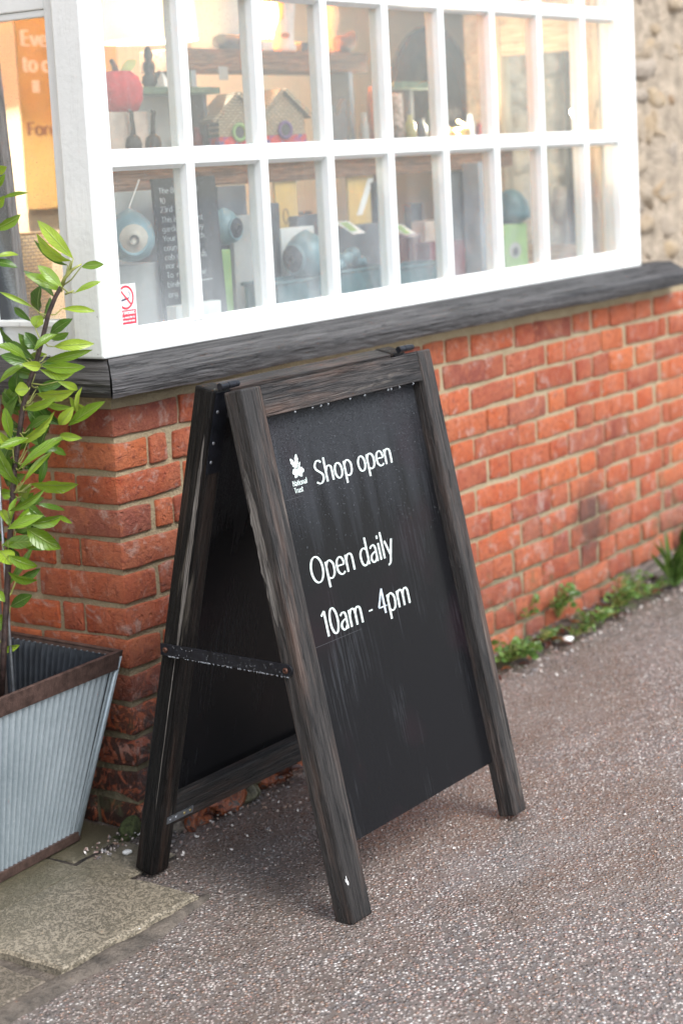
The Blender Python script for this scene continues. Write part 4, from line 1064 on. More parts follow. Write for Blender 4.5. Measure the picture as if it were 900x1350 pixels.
pbox('upright', gs, (.61, .42, ZS2 + .0005), (.63, .479, 1.6715), 'greyboard2', 2)

# lamp with a big drum shade
lp = at(196, 20, Y=.66); lz = 1.83
la = thing('table_lamp', 'lit lamp with wide cream drum shade glowing above the red pumpkin', 'lamp', (lp.x, lp.y, 2.6))
mb = MB(); n = 36; vs = []; 
for (r, z_) in ((.135, lz), (.120, lz + .22), (.117, lz + .22), (.132, lz)):
    for i in range(n): vs.append((lp.x + r * math.cos(2 * math.pi * i / n), lp.y + r * math.sin(2 * math.pi * i / n), z_))
mb.add(vs, [(k * n + i, k * n + (i + 1) % n, (k + 1) * n + (i + 1) % n, (k + 1) * n + i) for k in range(3) for i in range(n)]); mb.build('lamp_shade', M['shade'], la, smooth=True)
bp = Vector((lp.x - .045, lp.y - .05, lz + .10))
mb = MB(); mb.lathe(bp - Vector((0, 0, .03)), [(.008, 0), (.026, .015), (.03, .035), (.02, .06), (.012, .075)], 16); mb.build('bulb', M['bulb'], la, smooth=True)
mb = MB(); mb.tube([(lp.x, lp.y, 2.6), (lp.x, lp.y, lz + .22), bp + Vector((.0, .0, .05))], .004, 6); mb.build('flex', M['blackmetal'], la)
ld = bpy.data.lights.new('lamp_light', 'POINT'); ld.energy = 110; ld.color = (1, .88, .70); ld.shadow_soft_size = .035
lo = bpy.data.objects.new('lamp_light', ld); col.objects.link(lo); lo.parent = la; lo.location = bp + Vector((0, 0, -.005)) - la.location
wp_ = at(292, 62, Y=.62)
ws = thing('paper_shade', 'unlit white paper shade hanging right of the glowing drum shade', 'lampshade', (wp_.x, .62, 2.6))
mb = MB(); mb.lathe((wp_.x, .62, 1.812), [(.085, 0), (.092, .02), (.088, .12), (.07, .20)], 28); mb.build('shade', M['whitec'], ws, smooth=True)
mb = MB(); mb.tube([(wp_.x, .62, 2.6), (wp_.x, .62, 2.01)], .003, 6); mb.build('flex', M['blackmetal'], ws)
# orange glass lamp and white pot on the upper shelf
p = at(365, 60, Y=.56); oz = 1.8003
ol = thing('glass_lamp', 'lit orange glass lamp on the upper shelf behind a white jug', 'lamp', (p.x, .59, oz))
mb = MB(); mb.lathe((p.x, .60, oz), [(.05, 0), (.055, .01), (.02, .03), (.016, .05)], 20); mb.build('lamp_base', M['iron'], ol, smooth=True)
mb = MB(); mb.lathe((p.x, .60, oz + .045), [(.045, 0), (.085, .05), (.095, .12), (.07, .2), (.05, .23)], 24); mb.build('lamp_shade', M['orange'], ol, smooth=True)
ld = bpy.data.lights.new('orange_lamp_light', 'POINT'); ld.energy = 80; ld.color = (1, .80, .56); ld.shadow_soft_size = .03
lo = bpy.data.objects.new('orange_lamp_light', ld); col.objects.link(lo); lo.parent = ol; lo.location = Vector((p.x, .60, oz + .16)) - ol.location
p = at(378, 63, Y=.53)
wj = thing('jug', 'white jug with a small brown oval badge on the upper shelf', 'jug', (p.x, .545, oz))
mb = MB(); mb.lathe((p.x, .54, oz), [(.034, 0), (.036, .012), (.030, .03), (.033, .08), (.042, .15), (.044, .16)], 22); mb.build('body', M['whitec'], wj, smooth=True)
mb = MB(); c = Vector((p.x - .022, .54 - .024, oz + .045)); nn = (CAM - c); nn.z = 0; nn.normalize(); sd_ = nn.cross(Vector((0, 0, 1)))
mb.add([c + nn * .006 + sd_ * .013 * math.cos(k * .524) + Vector((0, 0, .009 * math.sin(k * .524))) for k in range(12)], [tuple(range(12))]); mb.build('badge', M['brownframe'], wj)
for (px_, lab, mt) in ((352, 'white square card stood against the left of the white jug', 'whitec'), (403, 'dark little box at the right of the white jug on the upper shelf', 'dkbox')):
    p = at(px_, 63, Y=.52); ubox('card_box', p.x - .025, p.x + .025, .515, .545, oz, oz + .028, mt, lab, 'box')
# carved bird and pale figure at the shelf's end
p = at(455, 68, Y=.56); mb = MB()
c = Vector((p.x, .56, oz + .03))
vs, fs = rbox((c.x - .05, c.y - .02, oz), (c.x + .05, c.y + .02, oz + .055), .02, .006, 3, 3, 2, 2); mb.add([Vector((v.x, v.y, v.z + max(0, v.x - c.x) * .5)) for v in vs], fs)
tag(mb.build('carved_bird', M['brownframe'], smooth=True), 'reddish brown carved bird on the upper shelf end', 'ornament')
p = at(437, 66, Y=.60); mb = MB(); mb.lathe((p.x, .60, oz), [(.03, 0), (.034, .03), (.02, .07), (.03, .10), (.026, .14), (.01, .16)], 16)
tag(mb.build('pale_figure', plain('cream_ceramic', (.62, .52, .36), .5), smooth=True), 'cream coloured ornament standing behind the carved bird', 'ornament')
# dark glove-like drift hanging under the shelf edge in front of the birdhouse
p = at(300, 70, Y=.53); mb = MB()
vs, fs = rbox((p.x - .05, .505, 1.8003), (p.x + .06, .55, 1.845), .018, .012, 8, 3, 2, 2, 22); mb.add(vs, fs)
tag(mb.build('driftwood_bird', M['greyboard2'], smooth=True), 'grey bird shaped ornament on the upper shelf beside the lamp', 'ornament')
p = at(297, 90, Y=.49); mb = MB(); mb.box((p.x - .02, .497, 1.715), (p.x + .02, .4985, 1.752)); tag(mb.build('price_tag', M['boxgrey']), 'small grey price tag hanging from the upper shelf edge', 'tag')

# red felt pumpkin on a pale crate
p = at(160, 148, Y=.345); pb = at(160, 196, Y=.345)
cr_ = thing('wooden_crate', 'pale pinkish wooden crate under the red felt pumpkin', 'crate', (p.x, .37, ZS2))
zc = p.z
pbox('front_board', cr_, (p.x - .07, .325, ZS2), (p.x + .075, .335, zc), 'box'); pbox('side_board', cr_, (p.x - .07, .3355, ZS2), (p.x - .06, .44, zc - .001), 'box', 1)
pbox('side_board', cr_, (p.x + .065, .3355, ZS2), (p.x + .075, .44, zc - .001), 'box', 1); pbox('top_board', cr_, (p.x - .0595, .3355, zc - .012), (p.x + .0645, .44, zc - .0012), 'box')
p.x += .04; pk = thing('felt_pumpkin', 'crimson felt pumpkin with green stalk on the pale crate', 'pumpkin', (p.x, .385, zc))
mb = MB(); rr = .062; prof_ = [(.02, 0.0), (.048, .004), (rr, .03), (rr * 1.02, .058), (rr * .88, .086), (.034, .102), (.01, .096)]
mb.lathe((p.x, .385, zc), prof_, 48, lobes=8, amp=.10); mb.build('body', M['red'], pk, smooth=True)
mb = MB(); mb.tube([(p.x - .005, .385, zc + .092), (p.x - .012, .38, zc + .115), (p.x - .03, .375, zc + .128)], [.009, .007, .005], 8); mb.build('stalk', M['brownframe'], pk, smooth=True)
mb = MB(); leaf_mesh(mb, Vector((p.x - .005, .37, zc + .10)), Vector((p.x + .03, .345, zc + .128)), .026, .004, .2, .1, FWD); leaf_build(mb, 'felt_leaf', plain('pale_green_felt', (.45, .47, .18), .8), pk)
# two cast-iron cats seen from behind, tails up
for (px_, lab) in ((178, 'black cast iron cat ornament below the middle of the pumpkin'), (204, 'black cast iron cat ornament with its tail bent beside the green shelf')):
    c = at(px_, 198, Y=.31); c.z = ZS2 + .0005
    ct = thing('iron_cat', lab, 'ornament', (c.x, .312, c.z), 'iron cats with raised tails')
    mb = MB(); mb.lathe((c.x, .312, c.z), [(.014, 0), (.019, .005), (.021, .018), (.017, .034), (.006, .044)], 16); mb.build('body', M['iron'], ct, smooth=True)
    mb = MB(); b_ = -.006 if px_ == 178 else .004
    mb.tube([(c.x, .312, c.z + .036), (c.x + .001, .312, c.z + .06), (c.x + b_ * .6, .311, c.z + .082), (c.x + b_, .308, c.z + .096), (c.x + b_ - .009, .307, c.z + .099)], [.007, .0058, .0055, .006, .005], 8); mb.build('tail', M['iron'], ct, smooth=True)
    for s_ in (-1, 1):
        mb = MB(); mb.lathe((c.x + s_ * .011, .305, c.z), [(.006, 0), (.007, .004), (.004, .009)], 10); mb.build('paw', M['iron'], ct, smooth=True)
# dark stacked figure and white tag on the green shelf
p = at(200, 116, Y=.44)
mb = MB(); mb.lathe((p.x, .445, 1.6903), [(.014, 0), (.022, .012), (.019, .03), (.012, .036), (.018, .05), (.015, .066), (.009, .07), (.014, .082), (.010, .098), (.003, .106)], 14, lobes=6, amp=.25)
tag(mb.build('pine_cone_figure', M['iron'], smooth=True), 'black glossy stacked figure on the small green shelf', 'ornament')
p = at(219, 116, Y=.42); mb = MB(); mb.add([(p.x - .016, .41, 1.6904), (p.x + .016, .41, 1.6904), (p.x, .43, 1.732), (p.x - .016, .45, 1.6904), (p.x + .016, .45, 1.6904)], [(0, 1, 2), (4, 3, 2), (0, 2, 3), (1, 4, 2)])
tag(mb.build('folded_card', M['whitec']), 'white folded price card on the small green shelf', 'card')
# wicker birdhouses
def birdhouse(px_, Y, wd, h, ring, lab):
    c = at(px_, 192, Y=Y); x, z0 = c.x, ZS2 + .0004
    bh = thing('birdhouse', lab, 'birdhouse', (x, Y + .05, z0), 'wicker birdhouses on the pine shelf')
    ang = R(-28); exx = Vector((math.cos(ang), math.sin(ang), 0)); eyy = Vector((-math.sin(ang), math.cos(ang), 0)); ez = Vector((0, 0, 1))
    fr = (Vector((x, Y, z0)), exx, ez, eyy)
    m_ = MB(); m_.prism([(-wd / 2, 0), (wd / 2, 0), (wd / 2, h * .55), (0, h), (-wd / 2, h * .55)], fr, 0, .10); body = m_.build('body', M['wicker'], bh)
    for s_ in (-1, 1):
        a, b = Vector((s_ * (wd / 2 + .016), h * .50)), Vector((0, h + .004)); d = (b - a).normalized(); pp = Vector((-d.y, d.x)) * (-s_)
        m_ = MB(); e0, e1 = a, b; m_.prism([(e0.x, e0.y), (e1.x, e1.y), (e1.x + pp.x * .010, e1.y + pp.y * .010), (e0.x + pp.x * .010, e0.y + pp.y * .010)], fr, -.014, .114); m_.build('roof', M['wicker'], bh)
    m_ = MB(); m_.prism([(-wd / 2 - .002, 0.001), (wd / 2 + .002, 0.001), (wd / 2 + .002, .030), (-wd / 2 - .002, .030)], fr, -.003, .103); m_.build('flower_band', M['redflower'], bh)
    cc = fr[0] + exx * (.0) + ez * (h * .30) - eyy * .006
    pts = [cc + exx * .018 * math.cos(k * math.pi / 10) + ez * .021 * math.sin(k * math.pi / 10) for k in range(21)]
    m_ = MB(); m_.tube(pts, .005, 8, cap=False); m_.build('hole_ring', M[ring], bh, smooth=True)
    m_ = MB(); m_.add([cc + eyy * .0012 + exx * .016 * math.cos(k * math.pi / 8) + ez * .019 * math.sin(k * math.pi / 8) for k in range(16)], [tuple(range(16))]); m_.build('hole', M['dkbox'], bh)
m, t = newmat('red_flower_band'); k = N(t)
vo = k.n('ShaderNodeTexVoronoi', {'Vector': k.obj(), 'Scale': 95.0})
k.out(k.bsdf(k.ramp(k.sep(vo.outputs['Color'])[0], [(0, (.5, .02, .03)), (.45, (.30, .03, .16)), (.65, (.12, .08, .25)), (.8, (.6, .05, .05))], 'CONSTANT'), .6)); M['redflower'] = m
M['ringlime'] = M['lime']; M['ringpurple'] = plain('purple_ring', (.12, .06, .20), .5)
birdhouse(316, .335, .115, .135, 'ringlime', 'wicker birdhouse with a lime green ring round its hole')
birdhouse(376, .335, .125, .145, 'ringpurple', 'wicker birdhouse with a purple ring round its hole')
# zigzag card, second green shelf with birch log and bottle, candle jars
p = at(438, 190, Y=.42); q = at(462, 190, Y=.42); fr = (Vector((p.x, .43, ZS2 + .0004)), Vector((1, 0, 0)), Vector((0, 0, 1)), Vector((0, 1, 0))); wd = q.x - p.x
mb = MB(); mb.prism([(0, 0), (wd, 0), (wd, .135), (wd * .75, .11), (wd * .5, .085), (wd * .22, .12), (0, .135)], fr, 0, .02)
tag(mb.build('zigzag_box', M['greyboard2']), 'slate grey box with notched top between birdhouse and grey upright', 'box')
p = at(516, 108, Y=.42); q = at(566, 108, Y=.42)
g2 = thing('small_shelf', 'narrow green shelf on a whitewashed board in front of the arched mirror', 'shelf', ((p.x + q.x) / 2, .42, ZS2))
pbox('shelf_board', g2, (p.x - .02, .40, p.z - .022), (q.x, .46, p.z), 'green'); pbox('upright', g2, (p.x + .13, .44, ZS2 + .0005), (p.x + .15, .4595, p.z - .0225), 'greyboard2', 2)
pbox('upright', g2, (p.x - .015, .44, ZS2 + .0005), (p.x + .005, .4595, p.z - .0225), 'greyboard2', 2)
p2 = at(527, 186, Y=.38); mb = MB(); mb.lathe((p2.x, .385, ZS2 + .0004), [(.019, 0), (.020, .05), (.0185, .10), (.019, .145)], 14); tag(mb.build('birch_log', M['birch'], smooth=True), 'short upright birch log with pale bark on the pine shelf', 'log')
p2 = at(542, 186, Y=.37); mb = MB(); mb.lathe((p2.x, .372, ZS2 + .0004), [(.016, 0), (.017, .005), (.017, .05), (.008, .065), (.007, .08)], 14); tag(mb.build('bottle', plain('olive_bottle', (.25, .24, .05), .3), smooth=True), 'small olive green bottle beside the birch log', 'bottle')
p2 = at(497, 190, Y=.42); mb = MB(); mb.lathe((p2.x, .425, ZS2 + .0004), [(.02, 0), (.022, .05), (.02, .13), (.016, .17)], 14); tag(mb.build('terracotta_vase', plain('terracotta', (.30, .13, .07), .7), smooth=True), 'slim terracotta vase right of the grey upright', 'vase')
p2 = at(440, 112, Y=.45); mb = MB(); mb.tube([p2 + Vector((0, .05, 0)), p2 + Vector((.0, .05, -.05)), p2 + Vector((.03, .05, -.06))], .01, 8)
# arched mirror on the back wall
ap = at(545, 33, Y=1.40); aL = at(514, 110, Y=1.40).x; aR = at(622, 110, Y=1.40).x; zb_ = at(560, 205, Y=1.40).z
am = thing('arched_mirror', 'large arched mirror with brown frame hanging on the cream back wall', 'mirror', ((aL + aR) / 2, 1.40, zb_))
xc = (aL + aR) / 2; hw = (aR - aL) / 2; zt = ap.z; zm = zb_ + (zt - zb_) * .25
def arch(s): 
    o = [(xc - hw * s, zb_ + (1 - s) * hw), (xc + hw * s, zb_ + (1 - s) * hw)]
    for i in range(13):
        a = i / 12 * math.pi; o.append((xc + hw * s * math.cos(a) * (1 - .12 * math.sin(a) ** 4), zm + (zt - zm) * s * math.sin(a) ** .8))
    return o
fr = (Vector((0, 1.4195, 0)), Vector((1, 0, 0)), Vector((0, 0, 1)), Vector((0, -1, 0)))
mb = MB(); oa, ob = arch(1.0), arch(.80); n = len(oa); vs = []
for d in (0, .03):
    for o_ in (oa, ob):
        for (x, z_) in o_: vs.append((x, 1.4195 - d, z_))
fs = []
for i in range(n):
    j = (i + 1) % n
    fs += [(2 * n + i, 2 * n + j, 3 * n + j, 3 * n + i), (i, j, 2 * n + j, 2 * n + i), (n + i, 3 * n + i, 3 * n + j, n + j)]
mb.add(vs, fs); mb.build('frame', M['brownframe'], am)
mb = MB(); mb.prism(arch(.80), fr, .002, .010); mb.build('glass', M['mirror'], am)
# black drainpipe on the stone wall, seen through the return window
dp = at(757, 150, Y=.47); m_ = MB(); m_.tube([(dp.x, .47, -.02), (dp.x, .47, 2.9)], .034, 16); dpt = thing('drainpipe', 'black drainpipe on the stone wall seen through the bay end panes', 'pipe', (dp.x, .47, 0)); m_.build('pipe', M['blackmetal'], dpt, smooth=True)
for zz in (.9, 1.75):
    m_ = MB(); m_.tube([(dp.x, .47, zz), (dp.x, .47, zz + .05)], .039, 16); m_.build('collar', M['blackmetal'], dpt)
# fairy lights in front of the mirror
fl = thing('fairy_lights', 'string of tiny warm fairy lights at the pine shelf end', 'lights', (2.2, .42, ZS2))
mb = MB(); pts = [at(a, b, Y=.40) for a, b in ((600, 172), (604, 160), (609, 163), (613, 166), (616, 176), (611, 180), (604, 178))]; mb.tube(pts, .0012, 5); mb.build('wire', M['green'], fl)
for q in pts:
    mb = MB(); mb.lathe(q - Vector((0, 0, .004)), [(.002, 0), (.0045, .003), (.0045, .006), (.002, .009)], 8); mb.build('bulb', M['fairy'], fl, smooth=True)
ld = bpy.data.lights.new('fairy_fill', 'POINT'); ld.energy = 6; ld.color = (1, .86, .66); ld.shadow_soft_size = .02  # point light added by the string to brighten the dim back wall
lo = bpy.data.objects.new('fairy_fill', ld); col.objects.link(lo); lo.parent = fl; lo.location = (pts[2] + Vector((0, .02, .03))) - fl.location
p2 = at(607, 186, Y=.42); mb = MB(); mb.lathe((p2.x, .42, ZS2 + .0004), [(.03, 0), (.034, .01), (.034, .03), (.030, .035)], 18); tag(mb.build('candle_tin', plain('gold_tin', (.40, .30, .10), .35, .6), smooth=True), 'round gold candle tin at the pine shelf end', 'tin')

# lower row, standing on the window board (z = 1.10)
Z0 = 1.1004
# chalkboard
A1, A2, A3, A4 = at(201, 236, Y=.18), at(283, 231, Y=.18), at(294, 404, Y=.165), at(212, 410, Y=.165)
A3.z = A4.z = Z0 + .012; A4.x = A1.x; A3.x = A2.x
cb = thing('chalkboard', 'tall dark chalkboard covered in white handwriting leaning inside the window', 'chalkboard', ((A1.x + A2.x) / 2, .16, Z0))
e1 = (A2 - A1); Wc = e1.length; e1.normalize(); e2 = ((A1 - A4)).normalized(); Hc = (A1 - A4).length; e3 = e1.cross(e2)
mb = MB(); mb.box((0, 0, -.008), (Wc, Hc, 0), (A4, e1, e2, e3)); mb.build('board', M['chalkboard'], cb)
mb = MB()
def TC(x, y, z): return A4 + e1 * x + e2 * y + e3 * (.0006 + z)
lines = [('The Big  BirdW', .93), ('10    ', .86), ('23rd    Jan', .80), ('This is a  largest', .73), ('garden w   rvey', .665), ('Your  mi  watch', .60), ('count a  night', .535), ('cob some  birds', .47), ('for an   ', .41), ('To  reg   online', .345), ('birds   ', .28), ('org   uk', .21)]
for s_, f in lines:
    s_ = ''.join(c if c in GL else 'n' for c in s_)
    wn = sum(GL[c][0] for c in s_) * .0135; text(mb, s_, Wc * .07, min(Wc * .96, Wc * .07 + wn * 1.9), Hc * f - .012, .0135, TC, .085, .065)
sweep(mb, [(Wc * .2, Hc * .262), (Wc * .8, Hc * .268)], .002, .002, TC, 0)
mb.build('chalk_writing', M['chalk'], cb)
# blue hanging pod feeder in front of the pale boxes
def pod(name, px_, py_, Y, r, lab, hang=None, front=None):
    c = at(px_, py_, Y=Y); pd = thing(name, lab, 'bird feeder', (c.x, c.y, c.z - r), 'blue ceramic nest pods')
    v = (CAM - c); v.z = 0; v.normalize(); v = Vector((v.x * math.cos(front) - v.y * math.sin(front), v.x * math.sin(front) + v.y * math.cos(front), 0))
    prof_ = [(.25 * r, -1.0 * r), (.72 * r, -.80 * r), (.97 * r, -.35 * r), (1.0 * r, .05 * r), (.86 * r, .5 * r), (.55 * r, .86 * r), (.18 * r, 1.08 * r), (.05 * r, 1.14 * r)]
    mb = MB(); mb.lathe(c, prof_, 28); mb.build('body', M['bluepod'], pd, smooth=True)
    sd_ = v.cross(Vector((0, 0, 1))); up_ = Vector((0, 0, 1))
    pts = [c + v * r * .80 + sd_ * r * .56 * math.cos(k * math.pi / 12) + up_ * r * (.60 * math.sin(k * math.pi / 12) - .1) for k in range(25)]
    mb = MB(); mb.tube(pts, r * .09, 8, cap=False); mb.build('opening_rim', M['bluepod'], pd, smooth=True)
    mb = MB(); vs = [c + (v * .995 - up_ * .1) * r * 1.06]
    for ri in (.33, .66, 1.0):
        for k in range(24):
            a_ = k * math.pi / 12; q = sd_ * .56 * ri * math.cos(a_) + up_ * (.60 * ri * math.sin(a_) - .1); q = q + v * math.sqrt(max(.05, 1 - q.length_squared)); vs.append(c + q * r * 1.06)
    mb.add(vs, [(0, 1 + k, 1 + (k + 1) % 24) for k in range(24)] + [(1 + j * 24 + k, 1 + j * 24 + (k + 1) % 24, 25 + j * 24 + (k + 1) % 24, 25 + j * 24 + k) for j in range(2) for k in range(24)]); mb.build('opening', M[hang[1]], pd, smooth=True)
    if hang[0]:
        mb = MB(); q = at(*hang[0], Y=.305); mb.tube([c + up_ * r * 1.1, Vector((q.x, q.y, q.z))], .0016, 5); mb.build('cord', M['whitec'], pd)
M['podface'] = plain('pale_seed_pattern', (.46, .42, .36), .7, 0, .06, 60)
pod('nest_pod', 172, 312, .16, .058, 'blue pod feeder with pale round face hanging by a cord', ((184, 236), 'podface'), .15)
pod('nest_pod', 404, 338, .17, .062, 'blue pod with a dark oval opening beside the teal trays', (None, 'dkbox'), -.75)
pod('nest_pod', 296, 300, .26, .045, 'blue pod half hidden behind the chalkboard', (None, 'dkbox'), .9)
mb = MB()
def cbox(px0, px1, pyt, Y, dep, mat, name, lab, cat, zb=None, bev=.002):
    a, b = at(px0, pyt, Y=Y), at(px1, pyt, Y=Y); return ubox(name, a.x, b.x, Y, Y + dep, Z0 if zb is None else zb, a.z, mat, lab, cat, bev)
cbox(150, 210, 352, .19, .06, 'boxgrey', 'carton', 'pale grey carton under the hanging blue pod', 'box')
cbox(150, 205, 254, .27, .02, 'boxgrey', 'backing_board', 'pale upright board behind the hanging blue pod', 'board')
o = cbox(232, 292, 404, .085, .03, 'whitec', 'card_rest', 'white card block holding the foot of the chalkboard', 'block')
cbox(290, 304, 330, .21, .04, 'lime', 'seed_packet', 'bright green packet beside the chalkboard', 'packet')
cbox(286, 324, 246, .285, .012, 'greyboard2', 'slate_board', 'dark slate board behind the green packet', 'board')
cbox(306, 344, 285, .262, .015, 'boxgrey', 'glass_print', 'pale grey framed print right of the green packet', 'print')
cbox(357, 368, 268, .25, .05, 'greyboard2', 'slate_box', 'tall slate box left of the yellow card', 'box')
cbox(362, 391, 240, .31, .010, 'yellow', 'yellow_card', 'plain yellow card standing behind the blue pod', 'card')
cbox(370, 414, 302, .245, .04, 'whitec', 'white_box', 'white box behind the blue pod', 'box')
# wire basket shape on the yellow card
m_ = MB(); c = at(376, 285, Y=.305); m_.tube([c + Vector((.012 * math.cos(a), -.002, .02 * math.sin(a))) for a in [k * .5 for k in range(13)]], .0012, 5); tag(m_.build('wire_hook', M['iron']), 'thin wire loop hanging in front of the yellow card', 'hook')
cbox(392, 430, 285, .28, .05, 'greyboard2', 'dark_carton', 'dark carton behind the blue pod with oval opening', 'box')
cbox(458, 492, 233, .315, .01, 'yellow', 'yellow_card', 'yellow card with a pale slanting stripe above the teal trays', 'card')
a = at(470, 284, Y=.3135); b = at(485, 235, Y=.3135); m_ = MB(); m_.add([a, a + Vector((.03, 0, 0)), b + Vector((.03, 0, 0)), b], [(0, 1, 2, 3)]); tag(m_.build('stripe_card', M['whitec']), 'pale slanting strip lying across the yellow card', 'strip')
cbox(493, 503, 240, .30, .03, 'dkbox', 'dark_post', 'narrow dark box right of the striped yellow card', 'box')
cbox(440, 512, 300, .27, .05, 'greyboard2', 'purple_carton', 'dark carton behind the green and white leaflets', 'box')
def tray(px0, px1, pyt, Y, lab):
    a, b = at(px0, pyt, Y=Y), at(px1, pyt, Y=Y); z1 = a.z; tr = thing('glazed_tray', lab, 'tray', ((a.x + b.x) / 2, Y + .05, Z0), 'teal glazed trays')
    pbox('front_wall', tr, (a.x, Y, Z0), (b.x, Y + .008, z1), 'teal'); pbox('back_wall', tr, (a.x, Y + .10, Z0), (b.x, Y + .108, z1), 'teal')
    pbox('side_wall', tr, (a.x, Y + .0085, Z0), (a.x + .008, Y + .0995, z1), 'teal', 1); pbox('side_wall', tr, (b.x - .008, Y + .0085, Z0), (b.x, Y + .0995, z1), 'teal', 1)
    pbox('base', tr, (a.x + .0085, Y + .0085, Z0), (b.x - .0085, Y + .0995, Z0 + .006), 'teal')
    m_ = MB(); zz = z1 - .004; m_.tube([(a.x - .003, Y - .003, zz), (b.x + .003, Y - .003, zz), (b.x + .003, Y + .111, zz), (a.x - .003, Y + .111, zz), (a.x - .003, Y - .003, zz)], .005, 6); m_.build('rim', M['teal'], tr, smooth=True)
tray(366, 432, 372, .075, 'teal glazed tray in front of the blue pod')
tray(440, 508, 358, .08, 'teal glazed tray below the grey feeder pieces')
tray(524, 588, 352, .08, 'teal glazed tray beside the red wire basket')
for i, (px_, py_) in enumerate(((455, 340), (466, 334), (474, 342), (450, 350))):
    c = at(px_, py_, Y=.15); mb = MB(); vs, fs = rbox((c.x - .022, .135, c.z - .02), (c.x + .022, .175, c.z + .015), .014, .008, i + 20, 2, 2, 2, 30); mb.add(vs, fs)
    c.z = c.z; tag(mb.build('feeder_piece', M['bluepod'], smooth=True), 'blue grey ceramic feeder heaped in the teal tray', 'feeder', 'heaped ceramic feeders')
for (px_, py_, lab) in ((462, 300, 'green and white leaflet lying on the dark carton'), (533, 304, 'green and white leaflet over the red wire basket')):
    c = at(px_, py_, Y=.23); lf_ = thing('leaflet', lab, 'leaflet', tuple(c)); e = Vector((.065, 0, 0)); f = Vector((.0, .06, .035))
    m_ = MB(); m_.add([c - e * .5 - f * .5, c + e * .5 - f * .5, c + e * .5 + f * .5, c - e * .5 + f * .5], [(0, 1, 2, 3)]); m_.build('sheet', M['whitec'], lf_)
    m_ = MB(); k_ = Vector((0, -.0008, .0016)); m_.add([c - e * .42 - f * .3 + k_, c + e * .1 - f * .3 + k_, c + e * .3 + f * .4 + k_, c - e * .3 + f * .4 + k_], [(0, 1, 2, 3)]); m_.build('picture', M['lime'], lf_)
a, b = at(527, 312, Y=.21), at(551, 312, Y=.21)
wb = thing('wire_basket', 'red wire basket standing behind a teal tray', 'basket', ((a.x + b.x) / 2, .23, Z0)); m_ = MB(); 
for zz in (Z0 + .003, Z0 + .05, a.z): m_.tube([(a.x, .205, zz), (b.x, .205, zz), (b.x, .26, zz), (a.x, .26, zz), (a.x, .205, zz)], .003, 6)
for k_ in range(9):
    xx = a.x + (b.x - a.x) * k_ / 8; m_.tube([(xx, .205, Z0 + .003), (xx, .205, a.z)], .0022, 5); m_.tube([(xx, .26, Z0 + .003), (xx, .26, a.z)], .0022, 5)
m_.build('wires', M['maroon'], wb)
cbox(566, 583, 320, .16, .05, 'maroon', 'maroon_box', 'maroon box right of the red wire basket', 'box')
cbox(596, 612, 318, .17, .05, 'maroon', 'maroon_box', 'maroon box in front of the grey end panel', 'box')
cbox(560, 592, 292, .30, .05, 'box', 'brown_carton', 'pinkish brown carton behind the maroon boxes', 'box')
cbox(594, 628, 226, .315, .012, 'greyboard2', 'dark_screen', 'tall dark panel behind the maroon box', 'panel')
cbox(630, 648, 214, .24, .06, 'greyboard', 'end_panel', 'tall blue grey end panel beside the green carton', 'panel')
# green carton with a photograph of a nest, blue bowl on top
a, b = at(664, 297, Y=.20), at(694, 297, Y=.20)
gb = thing('picture_carton', 'lime green carton with a round nest photograph near the pale timber frame', 'box', ((a.x + b.x) / 2, .22, Z0))
pbox('carton', gb, (a.x, .20, Z0), (b.x, .27, a.z), 'lime')
c = at(679, 330, Y=.1985); m_ = MB(); m_.add([c + Vector((.038 * math.cos(k * .393), 0, .026 * math.sin(k * .393))) for k in range(16)], [tuple(range(16))]); m_.build('picture', M['boxgrey'], gb)
m_ = MB(); c = c + Vector((0, -.0008, -.004)); m_.add([c + Vector((.018 * math.cos(k * .393), 0, .014 * math.sin(k * .393))) for k in range(16)], [tuple(range(16))]); m_.build('picture_centre', M['dkbox'], gb)
c = at(672, 296, Y=.235); m_ = MB(); r = .062; m_.lathe((c.x + .01, .235, a.z + .0006), [(.03, 0), (r, .018), (r * 1.02, .03), (r * .85, .07), (r * .45, .10), (.01, .108)], 26)
tag(m_.build('blue_dome', M['teal'], smooth=True), 'blue ceramic dome on top of the lime green carton', 'dome')

# stock stacked in the shadow behind the front row
cl = random.Random(5); clm = ['dkbox', 'greyboard2', 'maroon', 'brownframe', 'teal', 'shelfwood', 'box', 'boxgrey', 'iron', 'green']
x = .46; prev = 0
while x < 2.28:
    wd = cl.uniform(.035, .085); h = cl.uniform(.08, .27); mt = cl.choice(clm)
    if not (.60 < x + wd and x < .66) and not (1.60 < x + wd and x < 1.66) and cl.random() < .85:
        if cl.random() < .65:
            m_ = MB(); m_.box((x, .462, Z0), (x + wd - .004, .462 + cl.uniform(.03, .07), Z0 + h)); tag(m_.build('stock_box', M[mt], bevel=.002), 'box stacked in the shadow behind the front row of the window display', 'box', 'stock boxes behind the display')
        else:
            r = wd / 2 - .004; m_ = MB(); m_.lathe((x + wd / 2, .50, Z0), [(r * .8, 0), (r, .01), (r, h * .55), (r * .55, h * .72), (r * .5, h * .8), (r * .62, h * .82)], 16); tag(m_.build('stock_jar', M[mt], smooth=True), 'jar standing in the shadow behind the front row of the window display', 'jar', 'stock jars behind the display')
    x += wd + cl.uniform(.004, .03)
